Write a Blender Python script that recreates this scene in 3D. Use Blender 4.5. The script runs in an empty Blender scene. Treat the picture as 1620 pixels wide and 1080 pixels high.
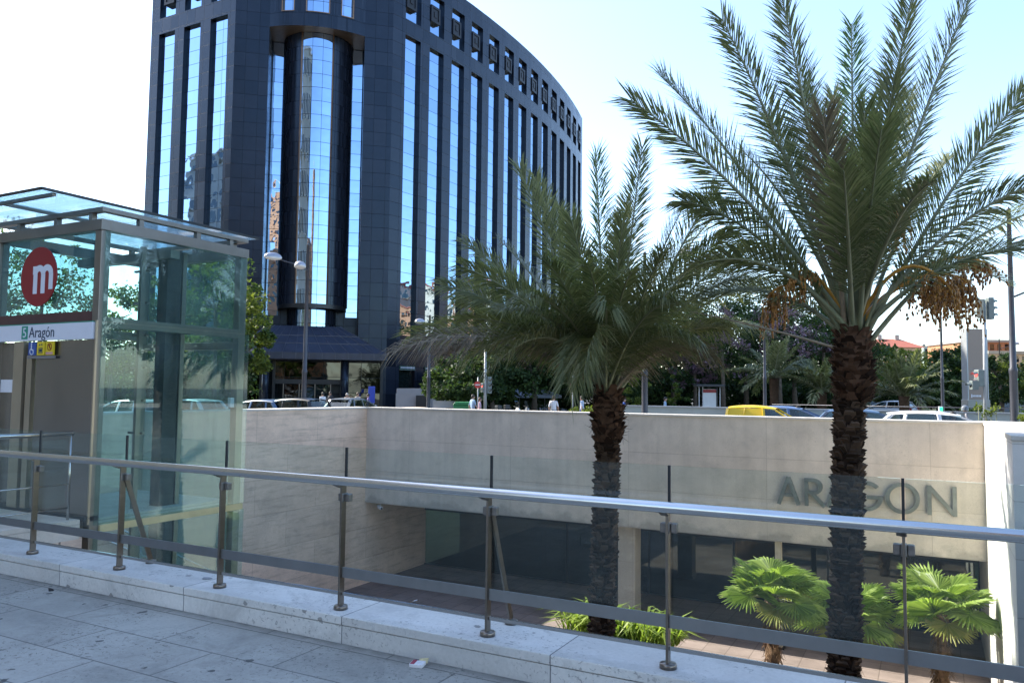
import bpy, math, random
from mathutils import Vector, Matrix

# ------------------------------------------------------------------ camera, sky, sun, exposure
scene = bpy.context.scene
R = math.radians
FPX, CZ = 1240.0, 1.65
PITCH, ROLL, YAW = math.atan(78 / FPX), 0.011, R(28)
Fh = Vector((-math.sin(YAW), math.cos(YAW), 0)); Rt = Vector((math.cos(YAW), math.sin(YAW), 0)); Uz = Vector((0, 0, 1))
FW = Fh * math.cos(PITCH) + Uz * math.sin(PITCH); UP = -Fh * math.sin(PITCH) + Uz * math.cos(PITCH)
RR = math.cos(ROLL) * Rt + math.sin(ROLL) * UP; UU = -math.sin(ROLL) * Rt + math.cos(ROLL) * UP
CAM = Vector((0, 0, CZ))
cam_d = bpy.data.cameras.new('camera'); cam = bpy.data.objects.new('camera', cam_d)
scene.collection.objects.link(cam); scene.camera = cam
cam.matrix_world = Matrix(((RR.x, UU.x, -FW.x, 0), (RR.y, UU.y, -FW.y, 0), (RR.z, UU.z, -FW.z, CZ), (0, 0, 0, 1)))
cam_d.sensor_width = 36.0; cam_d.lens = 36.0 * FPX / 1620.0
cam_d.clip_start = 0.05; cam_d.clip_end = 3000.0

SUN_AZ, SUN_EL = R(-87.8), R(39.5)          # azimuth from +Y towards +X
sun_dir = Vector((math.sin(SUN_AZ) * math.cos(SUN_EL), math.cos(SUN_AZ) * math.cos(SUN_EL), math.sin(SUN_EL)))
world = bpy.data.worlds.new('World'); scene.world = world; world.use_nodes = True
wn = world.node_tree; bg = wn.nodes['Background']
sky = wn.nodes.new('ShaderNodeTexSky'); sky.sky_type = 'NISHITA'; sky.sun_disc = False
sky.sun_elevation = SUN_EL; sky.sun_rotation = SUN_AZ
sky.air_density = 1.0; sky.dust_density = 0.9; sky.ozone_density = 2.0
wn.links.new(sky.outputs[0], bg.inputs[0]); bg.inputs[1].default_value = 0.15
sun_d = bpy.data.lights.new('sun', 'SUN'); sun = bpy.data.objects.new('sun', sun_d); scene.collection.objects.link(sun)
sun_d.energy = 3.8; sun_d.angle = R(0.5); sun_d.color = (1.0, 0.93, 0.82)
sun.rotation_euler = sun_dir.to_track_quat('Z', 'Y').to_euler(); sun.location = (-30, 0, 40)
scene.view_settings.view_transform = 'Standard'; scene.view_settings.look = 'None'
scene.view_settings.gamma = 1.0; scene.view_settings.exposure = 1.70
scene.cycles.max_bounces = 10; scene.cycles.transparent_max_bounces = 24; scene.cycles.glossy_bounces = 4
scene.cycles.sample_clamp_indirect = 6.0

# ------------------------------------------------------------------ helpers
C = scene.collection
def px(x, y, d):                       # point seen at photo pixel x,y at forward distance d
    return CAM + (FW + RR * ((x - 810) / FPX) - UU * ((y - 540) / FPX)) * d
def pxY(x, y, Y):
    v = FW + RR * ((x - 810) / FPX) - UU * ((y - 540) / FPX); return CAM + v * (Y / v.y)
ST = -0.26                             # street level
def gpos(x, d, z=ST):                  # ground spot below pixel column x at forward distance d
    p = px(x, 620, d); return Vector((p.x, p.y, z))

class MB:
    def __init__(s): s.v = []; s.f = []; s.m = []; s.sm = []
    def face(s, idx, m=0, sm=False): s.f.append(tuple(idx)); s.m.append(m); s.sm.append(sm)
    def poly(s, pts, m=0, sm=False):
        b = len(s.v); s.v += [tuple(p) for p in pts]; s.face(range(b, b + len(pts)), m, sm)
    def box(s, lo, hi, m=0):
        x0, y0, z0 = lo; x1, y1, z1 = hi; b = len(s.v)
        s.v += [(x0,y0,z0),(x1,y0,z0),(x1,y1,z0),(x0,y1,z0),(x0,y0,z1),(x1,y0,z1),(x1,y1,z1),(x0,y1,z1)]
        for q in ((3,2,1,0),(4,5,6,7),(0,1,5,4),(1,2,6,5),(2,3,7,6),(3,0,4,7)): s.face([b+i for i in q], m)
        return s
    def obox(s, c, ax, ay, az, m=0):     # oriented box: centre and three half-axis vectors
        c, ax, ay, az = map(Vector, (c, ax, ay, az)); b = len(s.v)
        for k in (-1, 1):
            for i, j in ((-1,-1),(1,-1),(1,1),(-1,1)): s.v.append(tuple(c + ax*i + ay*j + az*k))
        for q in ((3,2,1,0),(4,5,6,7),(0,1,5,4),(1,2,6,5),(2,3,7,6),(3,0,4,7)): s.face([b+i for i in q], m)
        return s
    def bar(s, p, q, w, h, up=(0,0,1), m=0):
        p, q = Vector(p), Vector(q); d = (q - p); n = d.normalized(); side = n.cross(Vector(up))
        if side.length < 1e-4: side = n.cross(Vector((1,0,0)))
        side.normalize(); u2 = side.cross(n)
        return s.obox((p+q)/2, side*w/2, d/2, u2*h/2, m)
    def tube(s, pts, rad, n=10, m=0, cap=True, sm=True):
        pts = [Vector(p) for p in pts]; b0 = len(s.v)
        rs = rad if isinstance(rad, (list, tuple)) else [rad]*len(pts)
        ref = None
        for i, p in enumerate(pts):
            t = (pts[min(i+1, len(pts)-1)] - pts[max(i-1, 0)]).normalized()
            if ref is None:
                ref = t.cross(Vector((0,0,1)))
                if ref.length < 1e-3: ref = t.cross(Vector((1,0,0)))
            ref = (ref - t*ref.dot(t)).normalized(); o = t.cross(ref)
            for k in range(n):
                a = 2*math.pi*k/n; s.v.append(tuple(p + (ref*math.cos(a) + o*math.sin(a))*rs[i]))
        for i in range(len(pts)-1):
            for k in range(n):
                a = b0+i*n+k; c = b0+i*n+(k+1) % n; s.face((a, c, c+n, a+n), m, sm)
        if cap:
            s.face(list(range(b0+n-1, b0-1, -1)), m); e = b0+(len(pts)-1)*n; s.face(list(range(e, e+n)), m)
        return s
    def lathe(s, prof, c=(0,0,0), n=16, m=0, sm=True, axis='Z'):
        c = Vector(c); b0 = len(s.v)
        for r, z in prof:
            for k in range(n):
                a = 2*math.pi*k/n; x, y = r*math.cos(a), r*math.sin(a)
                d = {'Z': (x,y,z), 'Y': (x,z,y), 'X': (z,x,y)}[axis]
                s.v.append((c.x+d[0], c.y+d[1], c.z+d[2]))
        for i in range(len(prof)-1):
            for k in range(n):
                a = b0+i*n+k; q = b0+i*n+(k+1) % n; s.face((a, q, q+n, a+n), m, sm)
        if prof[0][0] > 1e-6: s.face(list(range(b0+n-1, b0-1, -1)), m)
        if prof[-1][0] > 1e-6: e = b0+(len(prof)-1)*n; s.face(list(range(e, e+n)), m)
        return s
    def prism(s, poly, f, depth, m=0):   # poly 2D -> f(u,v)->Vector, extruded by vector depth
        b = len(s.v); n = len(poly); d = Vector(depth)
        for u, v in poly: s.v.append(tuple(f(u, v)))
        for u, v in poly: s.v.append(tuple(Vector(f(u, v)) + d))
        s.face(range(b+n-1, b-1, -1), m); s.face(range(b+n, b+2*n), m)
        for i in range(n): j = (i+1) % n; s.face((b+i, b+j, b+n+j, b+n+i), m)
        return s
    def build(s, name, mats, parent=None, bevel=0, fixn=False):
        if not isinstance(mats, (list, tuple)): mats = [mats]
        me = bpy.data.meshes.new(name); off = Vector((0,0,0))
        if parent is not None and 'org' in parent: off = Vector(parent['org'])
        me.from_pydata([(a-off.x, b-off.y, c-off.z) for a, b, c in s.v], [], s.f)
        for m_ in mats: me.materials.append(m_)
        me.polygons.foreach_set('material_index', s.m); me.polygons.foreach_set('use_smooth', s.sm)
        uv = me.uv_layers.new(name='UVMap'); vs = s.v; data = [0.0]*(2*len(me.loops)); li = 0
        for p in me.polygons:
            n = p.normal
            if abs(n.z) > 0.75:
                for i in p.vertices: data[li] = vs[i][0]; data[li+1] = vs[i][1]; li += 2
            else:
                l = math.hypot(n.x, n.y) or 1; tx, ty = -n.y/l, n.x/l
                for i in p.vertices: data[li] = vs[i][0]*tx+vs[i][1]*ty; data[li+1] = vs[i][2]; li += 2
        uv.data.foreach_set('uv', data); me.update()
        if fixn:
            import bmesh
            bm = bmesh.new(); bm.from_mesh(me); bmesh.ops.recalc_face_normals(bm, faces=bm.faces); bm.to_mesh(me); bm.free()
        o = bpy.data.objects.new(name, me); C.objects.link(o)
        if parent is not None: o.parent = parent; o['org'] = tuple(off)
        if bevel:
            md = o.modifiers.new('bevel', 'BEVEL'); md.width = bevel; md.segments = 2; md.limit_method = 'ANGLE'
        return o
def tag(o, label=None, cat=None, group=None, kind=None):
    if label: o['label'] = label
    if cat: o['category'] = cat
    if group: o['group'] = group
    if kind: o['kind'] = kind
    return o
def thing(name, label, cat, loc=(0,0,0), group=None):
    """Empty at the base of a thing; its parts are modelled in world coordinates and shifted back by 'org'."""
    o = bpy.data.objects.new(name, None); C.objects.link(o); o.location = loc; o['org'] = tuple(loc)
    o.empty_display_size = 0.2
    return tag(o, label, cat, group)
def struct(name, mb, m): return tag(mb.build(name, m), kind='structure')
def dup(root, loc, rz, label, group=None):
    def cp(o, par):
        c = o.copy(); C.objects.link(c)
        if par is not None: c.parent = par
        for ch in list(o.children): cp(ch, c)
        return c
    r = cp(root, None); r.location = loc; r.rotation_euler = (0,0,rz); r['label'] = label
    if group: r['group'] = group
    return r

# ------------------------------------------------------------------ materials
class NT:
    def __init__(s, name):
        s.mat = bpy.data.materials.new(name); s.mat.use_nodes = True; s.t = s.mat.node_tree
        s.b = s.t.nodes['Principled BSDF']; s.out = s.t.nodes['Material Output']
    def n(s, typ, **kw):
        nd = s.t.nodes.new('ShaderNode'+typ)
        for k, v in kw.items():
            if k in nd.inputs.keys(): nd.inputs[k].default_value = v
            else: setattr(nd, k, v)
        return nd
    def l(s, a, b): s.t.links.new(a, b)
    def ramp(s, fac, stops):
        r = s.n('ValToRGB'); e = r.color_ramp.elements
        while len(e) < len(stops): e.new(0.5)
        for i, (p, c) in enumerate(stops): e[i].position = p; e[i].color = (*c, 1) if len(c) == 3 else c
        s.l(fac, r.inputs[0]); return r.outputs[0]
    def mix(s, fac, a, b, mode='MIX'):
        m = s.n('Mix'); m.data_type = 'RGBA'; m.blend_type = mode
        for sock, val in ((0, fac), (6, a), (7, b)):
            if isinstance(val, (int, float)): m.inputs[sock].default_value = val
            elif isinstance(val, tuple): m.inputs[sock].default_value = (*val[:3], 1)
            else: s.l(val, m.inputs[sock])
        return m.outputs[2]
    def math(s, op, a, b=None):
        m = s.n('Math'); m.operation = op
        for i, v in enumerate((a, b)):
            if v is None: continue
            if isinstance(v, (int, float)): m.inputs[i].default_value = v
            else: s.l(v, m.inputs[i])
        return m.outputs[0]
def M(name, col, rough=0.6, metal=0.0, var=0.12, scale=6.0, bump=0.0, bscale=None, spec=0.5, aniso=None, coat=0):
    """plain procedural material: large soft mottling plus fine grain."""
    t = NT(name); b = t.b
    tc = t.n('TexCoord'); nz = t.n('TexNoise', Scale=scale, Detail=6.0, Roughness=0.6); t.l(tc.outputs['Object'], nz.inputs['Vector'])
    if aniso:
        mp = t.n('Mapping'); mp.inputs['Scale'].default_value = aniso; t.l(tc.outputs['Object'], mp.inputs[0]); t.l(mp.outputs[0], nz.inputs['Vector'])
    lo = tuple(max(c*(1-var), 0) for c in col); hi = tuple(min(c*(1+var), 1) for c in col)
    t.l(t.ramp(nz.outputs[0], [(0.3, lo), (0.7, hi)]), b.inputs['Base Color'])
    b.inputs['Roughness'].default_value = rough; b.inputs['Metallic'].default_value = metal
    b.inputs['Specular IOR Level'].default_value = spec
    if coat: b.inputs['Coat Weight'].default_value = coat; b.inputs['Coat Roughness'].default_value = 0.06
    if bump:
        n2 = t.n('TexNoise', Scale=bscale or scale*6, Detail=4.0); t.l(tc.outputs['Object'], n2.inputs['Vector'])
        bp = t.n('Bump', Strength=bump, Distance=0.02); t.l(n2.outputs[0], bp.inputs['Height']); t.l(bp.outputs[0], b.inputs['Normal'])
    return t.mat

def mat_panels(name, col, bw, bh, offs, joint, jw=0.012, var=0.12, rough=0.75, stain=0.3, grain=0.25, uvoff=(0,0), pvar=0.1, streak=0.0, spots=0.0, boards=0.0, foot=None, wear=0.0, edge=None):
    """cast or cut slabs with joints, stains and grain, laid in wall UV metres."""
    t = NT(name); b = t.b
    uv = t.n('UVMap'); mp = t.n('Mapping'); mp.inputs['Location'].default_value = (uvoff[0], uvoff[1], 0); t.l(uv.outputs[0], mp.inputs[0])
    br = t.n('TexBrick', offset=offs, offset_frequency=2); t.l(mp.outputs[0], br.inputs['Vector'])
    br.inputs['Scale'].default_value = 1.0; br.inputs['Brick Width'].default_value = bw; br.inputs['Row Height'].default_value = bh
    br.inputs['Mortar Size'].default_value = jw; br.inputs['Mortar Smooth'].default_value = 0.1; br.inputs['Bias'].default_value = 0.0
    br.inputs['Color1'].default_value = (*[c*(1-pvar) for c in col], 1); br.inputs['Color2'].default_value = (*[c*(1+pvar) for c in col], 1)
    br.inputs['Mortar'].default_value = (*joint, 1)
    n1 = t.n('TexNoise', Scale=0.9, Detail=8.0, Roughness=0.65); t.l(mp.outputs[0], n1.inputs['Vector'])
    n2 = t.n('TexNoise', Scale=38.0, Detail=5.0, Roughness=0.7); t.l(mp.outputs[0], n2.inputs['Vector'])
    c = t.mix(1.0, br.outputs[0], t.ramp(n1.outputs[0], [(0.28, (1-stain,)*3), (0.62, (1.06,)*3)]), 'MULTIPLY')
    c = t.mix(1.0, c, t.ramp(n2.outputs[0], [(0.25, (1-grain,)*3), (0.75, (1+grain*0.5,)*3)]), 'MULTIPLY')
    if streak:
        ms = t.n('Mapping'); ms.inputs['Scale'].default_value = (2.2, 0.12, 1); t.l(mp.outputs[0], ms.inputs[0])
        n3 = t.n('TexNoise', Scale=1.6, Detail=6.0); t.l(ms.outputs[0], n3.inputs['Vector'])
        c = t.mix(1.0, c, t.ramp(n3.outputs[0], [(0.36, (1-streak,)*3), (0.55, (1.0,)*3)]), 'MULTIPLY')
    hgt = n2.outputs[0]
    if foot is not None:                                       # damp blotches creeping up from the lower edge
        sv = t.n('SeparateXYZ'); t.l(uv.outputs[0], sv.inputs[0]); mr = t.n('MapRange'); mr.inputs['From Min'].default_value = foot; mr.inputs['From Max'].default_value = foot+0.55; mr.inputs['To Min'].default_value = 0.62; mr.inputs['To Max'].default_value = 0.12
        t.l(sv.outputs[1], mr.inputs['Value']); nf = t.n('TexNoise', Scale=1.7, Detail=6.0, Roughness=0.6); t.l(mp.outputs[0], nf.inputs['Vector'])
        mk = t.math('LESS_THAN', nf.outputs[0], mr.outputs[0]); sm = t.n('MapRange'); sm.inputs['From Min'].default_value = -0.12; sm.inputs['From Max'].default_value = 0.06; t.l(t.math('SUBTRACT', mr.outputs[0], nf.outputs[0]), sm.inputs['Value'])
        c = t.mix(t.math('MULTIPLY', sm.outputs[0], 0.45), c, (0.19, 0.19, 0.17))
    if boards:
        ms = t.n('Mapping'); ms.inputs['Scale'].default_value = (0.55, 5.0, 1); t.l(mp.outputs[0], ms.inputs[0])
        n3 = t.n('TexNoise', Scale=1.5, Detail=7.0, Roughness=0.7); t.l(ms.outputs[0], n3.inputs['Vector'])
        c = t.mix(1.0, c, t.ramp(n3.outputs[0], [(0.32, (1-boards,)*3), (0.5, (1.0,)*3)]), 'MULTIPLY')
    if spots:
        vo = t.n('TexVoronoi', Scale=5.5, feature='F1'); vo.inputs['Randomness'].default_value = 1.0
        nw = t.n('TexNoise', Scale=20.0, Detail=3.0); t.l(mp.outputs[0], nw.inputs['Vector'])
        wv = t.mix(0.06, mp.outputs[0], nw.outputs[1], 'ADD'); t.l(wv, vo.inputs['Vector'])
        sel = t.math('LESS_THAN', vo.outputs['Distance'], 0.17); pick = t.n('SeparateColor'); t.l(vo.outputs['Color'], pick.inputs[0])
        on = t.math('MULTIPLY', sel, t.math('GREATER_THAN', pick.outputs[0], 0.42))
        siz = t.math('LESS_THAN', vo.outputs['Distance'], t.math('MULTIPLY', pick.outputs[1], 0.17))
        c = t.mix(t.math('MULTIPLY', t.math('MULTIPLY', on, siz), spots), c, (0.06, 0.06, 0.06))
    if wear:                                                   # scuffs, chips and blotchy dirt with ragged edges
        na = t.n('TexNoise', Scale=2.1, Detail=9.0, Roughness=0.72, Distortion=0.6); t.l(mp.outputs[0], na.inputs['Vector'])
        c = t.mix(t.math('MULTIPLY', t.ramp(na.outputs[0], [(0.51, (0,)*3), (0.64, (1,)*3)]), 0.42*wear), c, tuple(v*0.42 for v in col))
        nb = t.n('TexNoise', Scale=31.0, Detail=4.0, Roughness=0.6, Distortion=1.2); t.l(mp.outputs[0], nb.inputs['Vector'])
        nc = t.n('TexNoise', Scale=1.3, Detail=2.0); t.l(mp.outputs[0], nc.inputs['Vector'])
        fl = t.math('MULTIPLY', t.ramp(nb.outputs[0], [(0.585, (0,)*3), (0.625, (1,)*3)]), t.ramp(nc.outputs[0], [(0.42, (0,)*3), (0.58, (1,)*3)]))
        c = t.mix(t.math('MULTIPLY', fl, 0.7*wear), c, tuple(v*0.22 for v in col))
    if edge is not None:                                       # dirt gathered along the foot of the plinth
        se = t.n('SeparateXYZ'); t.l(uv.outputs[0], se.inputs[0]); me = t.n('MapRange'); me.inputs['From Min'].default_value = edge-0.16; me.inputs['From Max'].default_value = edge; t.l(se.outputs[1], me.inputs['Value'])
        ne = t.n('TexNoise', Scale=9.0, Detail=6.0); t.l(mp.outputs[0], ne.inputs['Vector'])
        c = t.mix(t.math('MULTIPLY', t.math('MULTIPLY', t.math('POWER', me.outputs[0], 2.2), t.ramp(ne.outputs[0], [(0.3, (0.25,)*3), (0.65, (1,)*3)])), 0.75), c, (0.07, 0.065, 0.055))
    t.l(c, b.inputs['Base Color']); b.inputs['Roughness'].default_value = rough; b.inputs['Specular IOR Level'].default_value = 0.35
    bp = t.n('Bump', Strength=0.25, Distance=0.01); t.l(hgt, bp.inputs['Height'])
    bp2 = t.n('Bump', Strength=0.6, Distance=0.01); bp2.invert = True; t.l(br.outputs['Fac'], bp2.inputs['Height']); t.l(bp.outputs[0], bp2.inputs['Normal'])
    t.l(bp2.outputs[0], b.inputs['Normal'])
    return t.mat

def mat_glass(name, tint, ior=1.5, gain=1.0, dirt=0.05):
    """clear sheet: Fresnel mirror over tinted see-through, with a film of dust."""
    t = NT(name); fr = t.n('Fresnel'); gb = t.n('NewGeometry'); t.l(t.math('ADD', t.math('MULTIPLY', gb.outputs['Backfacing'], 1/ior-ior), ior), fr.inputs['IOR']); tr = t.n('BsdfTransparent'); tr.inputs[0].default_value = (*tint, 1)
    gl = t.n('BsdfGlossy'); gl.inputs['Roughness'].default_value = 0.01; gl.inputs[0].default_value = (0.95, 1, 0.98, 1)
    mx = t.n('MixShader'); t.l(t.math('MULTIPLY', fr.outputs[0], gain), mx.inputs[0]); t.l(tr.outputs[0], mx.inputs[1]); t.l(gl.outputs[0], mx.inputs[2])
    df = t.n('BsdfDiffuse'); df.inputs[0].default_value = (0.38, 0.54, 0.54, 1)
    tc = t.n('TexCoord'); nz = t.n('TexNoise', Scale=1.4, Detail=7.0, Roughness=0.65); t.l(tc.outputs['Object'], nz.inputs['Vector'])
    mp = t.n('Mapping'); mp.inputs['Scale'].default_value = (9, 9, 0.7); t.l(tc.outputs['Object'], mp.inputs[0]); n2 = t.n('TexNoise', Scale=1.0, Detail=5.0); t.l(mp.outputs[0], n2.inputs['Vector'])
    dr = t.math('MULTIPLY', t.ramp(nz.outputs[0], [(0.3, (0.2,)*3), (0.75, (1.0,)*3)]), t.ramp(n2.outputs[0], [(0.35, (0.4,)*3), (0.7, (1.0,)*3)]))
    m2 = t.n('MixShader'); t.l(t.math('MULTIPLY', dr, dirt*2.2), m2.inputs[0])
    t.l(mx.outputs[0], m2.inputs[1]); t.l(df.outputs[0], m2.inputs[2]); t.l(m2.outputs[0], t.out.inputs[0]); return t.mat

def mat_mirror(name, col, pane_u, pane_v, wob=0.018, line=0.03, rough=0.015, useuv=True):
    """reflective curtain wall: every pane hangs a little differently, dark joints between panes."""
    t = NT(name); b = t.b; uv = t.n('UVMap'); sp = t.n('SeparateXYZ'); t.l(uv.outputs[0], sp.inputs[0])
    u = t.math('DIVIDE', sp.outputs[0], pane_u); v = t.math('DIVIDE', sp.outputs[1], pane_v)
    cell = t.n('CombineXYZ'); t.l(t.math('FLOOR', u), cell.inputs[0]); t.l(t.math('FLOOR', v), cell.inputs[1])
    wh = t.n('TexWhiteNoise'); t.l(cell.outputs[0], wh.inputs['Vector'])
    off = t.n('VectorMath', operation='SUBTRACT'); t.l(wh.outputs['Color'], off.inputs[0]); off.inputs[1].default_value = (0.5,)*3
    sc = t.n('VectorMath', operation='SCALE'); t.l(off.outputs[0], sc.inputs[0]); sc.inputs['Scale'].default_value = wob
    ge = t.n('NewGeometry'); ad = t.n('VectorMath', operation='ADD'); t.l(ge.outputs['Normal'], ad.inputs[0]); t.l(sc.outputs[0], ad.inputs[1])
    nz = t.n('TexNoise', Scale=0.9, Detail=1.0); t.l(uv.outputs[0], nz.inputs['Vector'])
    bp = t.n('Bump', Strength=0.3, Distance=0.035); t.l(nz.outputs[0], bp.inputs['Height']); t.l(ad.outputs[0], bp.inputs['Normal']); t.l(bp.outputs[0], b.inputs['Normal'])
    jv = t.math('LESS_THAN', t.math('FRACT', v), line); ju = t.math('LESS_THAN', t.math('FRACT', u), line*0.8*pane_v/pane_u)
    j = t.math('MAXIMUM', jv, ju)
    tone = t.mix(0.35, (1,1,1), wh.outputs['Value'], 'MULTIPLY')
    c = t.mix(1.0, col, t.ramp(wh.outputs['Value'], [(0, (0.9,)*3), (1, (1.05,)*3)]), 'MULTIPLY')
    t.l(t.mix(j, c, (0.02, 0.025, 0.03)), b.inputs['Base Color'])
    b.inputs['Metallic'].default_value = 1.0; t.l(t.math('ADD', t.math('MULTIPLY', j, 0.4), rough), b.inputs['Roughness'])
    return t.mat

def mat_leaf(name, a, bcol, trans=0.35, rough=0.55, scale=0.8, spec=0.18):
    """foliage: colour varies leaf by leaf and in large patches, thin enough to let light through."""
    t = NT(name); b = t.b
    ge = t.n('NewGeometry'); tc = t.n('TexCoord'); nz = t.n('TexNoise', Scale=scale, Detail=3.0); t.l(tc.outputs['Object'], nz.inputs['Vector'])
    f = t.mix(0.5, nz.outputs[0], ge.outputs['Random Per Island'])
    c = t.ramp(f, [(0.3, a), (0.7, bcol)])
    t.l(c, b.inputs['Base Color']); b.inputs['Roughness'].default_value = rough; b.inputs['Specular IOR Level'].default_value = spec
    tl = t.n('BsdfTranslucent'); t.l(t.mix(1.0, c, (1.5, 1.6, 0.7), 'MULTIPLY'), tl.inputs[0])
    mx = t.n('MixShader'); mx.inputs[0].default_value = trans; t.l(b.outputs[0], mx.inputs[1]); t.l(tl.outputs[0], mx.inputs[2]); t.l(mx.outputs[0], t.out.inputs[0])
    return t.mat
def mat_emit(name, col, st):
    t = NT(name); t.b.inputs['Base Color'].default_value = (*col, 1); t.b.inputs['Emission Color'].default_value = (*col, 1)
    t.b.inputs['Emission Strength'].default_value = st; return t.mat

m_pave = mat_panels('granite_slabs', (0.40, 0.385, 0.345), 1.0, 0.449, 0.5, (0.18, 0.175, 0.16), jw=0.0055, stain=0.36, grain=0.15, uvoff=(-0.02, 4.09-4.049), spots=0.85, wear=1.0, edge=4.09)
m_plinth = mat_panels('pale_granite', (0.66, 0.64, 0.60), 1.5, 5.0, 0.0, (0.2, 0.2, 0.2), jw=0.004, stain=0.2, grain=0.12, uvoff=(0.41, 2.5), spots=0.6, wear=0.8)
m_board = mat_panels('board_marked_concrete', (0.76, 0.585, 0.45), 2.6, 1.05, 0.5, (0.60, 0.465, 0.355), jw=0.01, stain=0.22, grain=0.12, boards=0.3, pvar=0.06, wear=0.5)
m_conc = mat_panels('smooth_concrete_panels', (0.68, 0.60, 0.51), 3.9, 1.08, 0.0, (0.52, 0.455, 0.385), jw=0.007, stain=0.18, grain=0.12, streak=0.09, foot=-2.3, wear=0.35, pvar=0.03, uvoff=(0, 0.09))
m_white = mat_panels('white_marble_cladding', (0.74, 0.71, 0.66), 1.6, 0.9, 0.0, (0.5, 0.47, 0.42), jw=0.006, stain=0.08, grain=0.06, pvar=0.02)
m_pitfloor = mat_panels('terracotta_paving', (0.26, 0.215, 0.19), 0.6, 0.6, 0.0, (0.17, 0.14, 0.12), jw=0.012, stain=0.35, grain=0.2)
m_granite = mat_panels('polished_black_granite', (0.017, 0.022, 0.035), 1.1, 1.22, 0.0, (0.005, 0.006, 0.009), jw=0.016, stain=0.2, grain=0.2, rough=0.22, pvar=0.3)
m_granite.node_tree.nodes['Principled BSDF'].inputs['Specular IOR Level'].default_value = 0.5
m_granite.node_tree.nodes['Principled BSDF'].inputs['Specular Tint'].default_value = (0.6, 0.78, 1.0, 1)
_g = m_granite.node_tree; _br = [n for n in _g.nodes if n.type == 'TEX_BRICK'][0]; _bs = _g.nodes['Principled BSDF']
for _sock, _lo, _hi in (('Specular IOR Level', 0.42, 0.2),):
    _mr = _g.nodes.new('ShaderNodeMapRange'); _mr.inputs['To Min'].default_value = _lo; _mr.inputs['To Max'].default_value = _hi; _g.links.new(_br.outputs['Fac'], _mr.inputs['Value']); _g.links.new(_mr.outputs[0], _bs.inputs[_sock])
_bw = _g.nodes.new('ShaderNodeRGBToBW'); _g.links.new(_br.outputs['Color'], _bw.inputs[0]); _mr = _g.nodes.new('ShaderNodeMapRange'); _mr.inputs['From Min'].default_value = 0.013; _mr.inputs['From Max'].default_value = 0.03; _mr.inputs['To Min'].default_value = 0.14; _mr.inputs['To Max'].default_value = 0.34; _g.links.new(_bw.outputs[0], _mr.inputs['Value']); _g.links.new(_mr.outputs[0], _bs.inputs['Roughness'])
m_asphalt = M('asphalt', (0.055, 0.055, 0.058), 0.9, var=0.25, scale=1.2, bump=0.3, bscale=60)
m_sidewalk = mat_panels('pavement_tiles', (0.20, 0.19, 0.18), 0.6, 0.6, 0.0, (0.2, 0.19, 0.18), stain=0.2, grain=0.15)
m_steel = M('brushed_steel', (0.52, 0.51, 0.50), 0.22, 1.0, var=0.06, scale=4, aniso=(2, 2, 60))
m_rail = M('polished_steel_tube', (0.60, 0.595, 0.58), 0.24, 1.0, var=0.05, scale=5)
m_post = M('bronzed_steel', (0.235, 0.20, 0.17), 0.28, 1.0, var=0.1, scale=3, aniso=(1, 1, 8))
m_frame = M('lift_frame_metal', (0.25, 0.225, 0.20), 0.36, 0.8, var=0.08, scale=3)
m_dark = M('dark_metal', (0.035, 0.038, 0.042), 0.4, 0.3, var=0.2, scale=5)
m_rubber = M('black_rubber', (0.02, 0.02, 0.022), 0.7, var=0.2)
m_glass = mat_glass('railing_glass', (0.925, 0.962, 0.945), gain=0.85, dirt=0.007)
m_glass2 = mat_glass('lift_glass', (0.83, 0.935, 0.93), gain=1.0, dirt=0.045)
m_film = mat_glass('filmed_lift_glass', (0.60, 0.76, 0.77), gain=0.8, dirt=0.16)
m_glass3 = mat_glass('dusty_lift_glass', (0.52, 0.70, 0.72), gain=1.1, dirt=0.12)
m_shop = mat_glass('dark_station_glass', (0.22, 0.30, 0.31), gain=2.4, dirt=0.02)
m_carglass = mat_glass('car_glass', (0.42, 0.50, 0.50), gain=1.5, dirt=0.01)
m_mirror = mat_mirror('blue_mirror_panes', (0.31, 0.455, 0.645), 9.0, 1.22)
m_mirror3 = mat_mirror('curved_mirror_panes', (0.31, 0.455, 0.66), 0.9, 1.22, wob=0.008)

# ------------------------------------------------------------------ ground, plaza, street
PX0, PX1, PY1, PZ = -17.43, 1.15, 22.0, -5.08        # pit: left wall, right wall, back wall, floor
g = MB()
big = 900
def flat(x0, y0, x1, y1, z): g.poly([(x0,y0,z),(x1,y0,z),(x1,y1,z),(x0,y1,z)])
flat(-big, 60.0, big, 1500, ST-0.2); flat(-big, 26.2, big, 60.0, ST-0.2); flat(-big, -300, -60, 26.2, ST-0.2); flat(60, -300, big, 26.2, ST-0.2)
struct('ground', g, M('city_ground', (0.09, 0.09, 0.08), 0.9, var=0.2, scale=0.05))
g = MB(); g.box((-140, 24.9, ST-0.15), (160, 44.5, ST-0.1)); struct('road', g, m_asphalt)
g = MB()
for k in range(-16, 26):
    g.box((k*6.0, 28.2, ST-0.099), (k*6.0+3, 28.34, ST-0.095)); g.box((k*6.0+1, 31.5, ST-0.099), (k*6.0+4, 31.64, ST-0.095))
g.box((-140, 25.3, ST-0.099), (160, 25.42, ST-0.095))
struct('road_marking', g, M('white_road_paint', (0.75, 0.75, 0.73), 0.7, var=0.12, scale=20))
g = MB(); g.box((-130, 44.5, -0.55), (120, 48.5, ST)); struct('far_pavement', g, m_sidewalk)
g = MB(); g.box((-33, 48.5, -0.55), (120, 140, ST-0.01)); struct('park_ground', g, M('park_soil_and_grass', (0.045, 0.055, 0.028), 0.95, var=0.5, scale=0.5, bump=0.5))
g = MB(); g.box((-130, 48.5, -0.55), (-33, 130, ST-0.004)); struct('forecourt', g, m_sidewalk)
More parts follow.
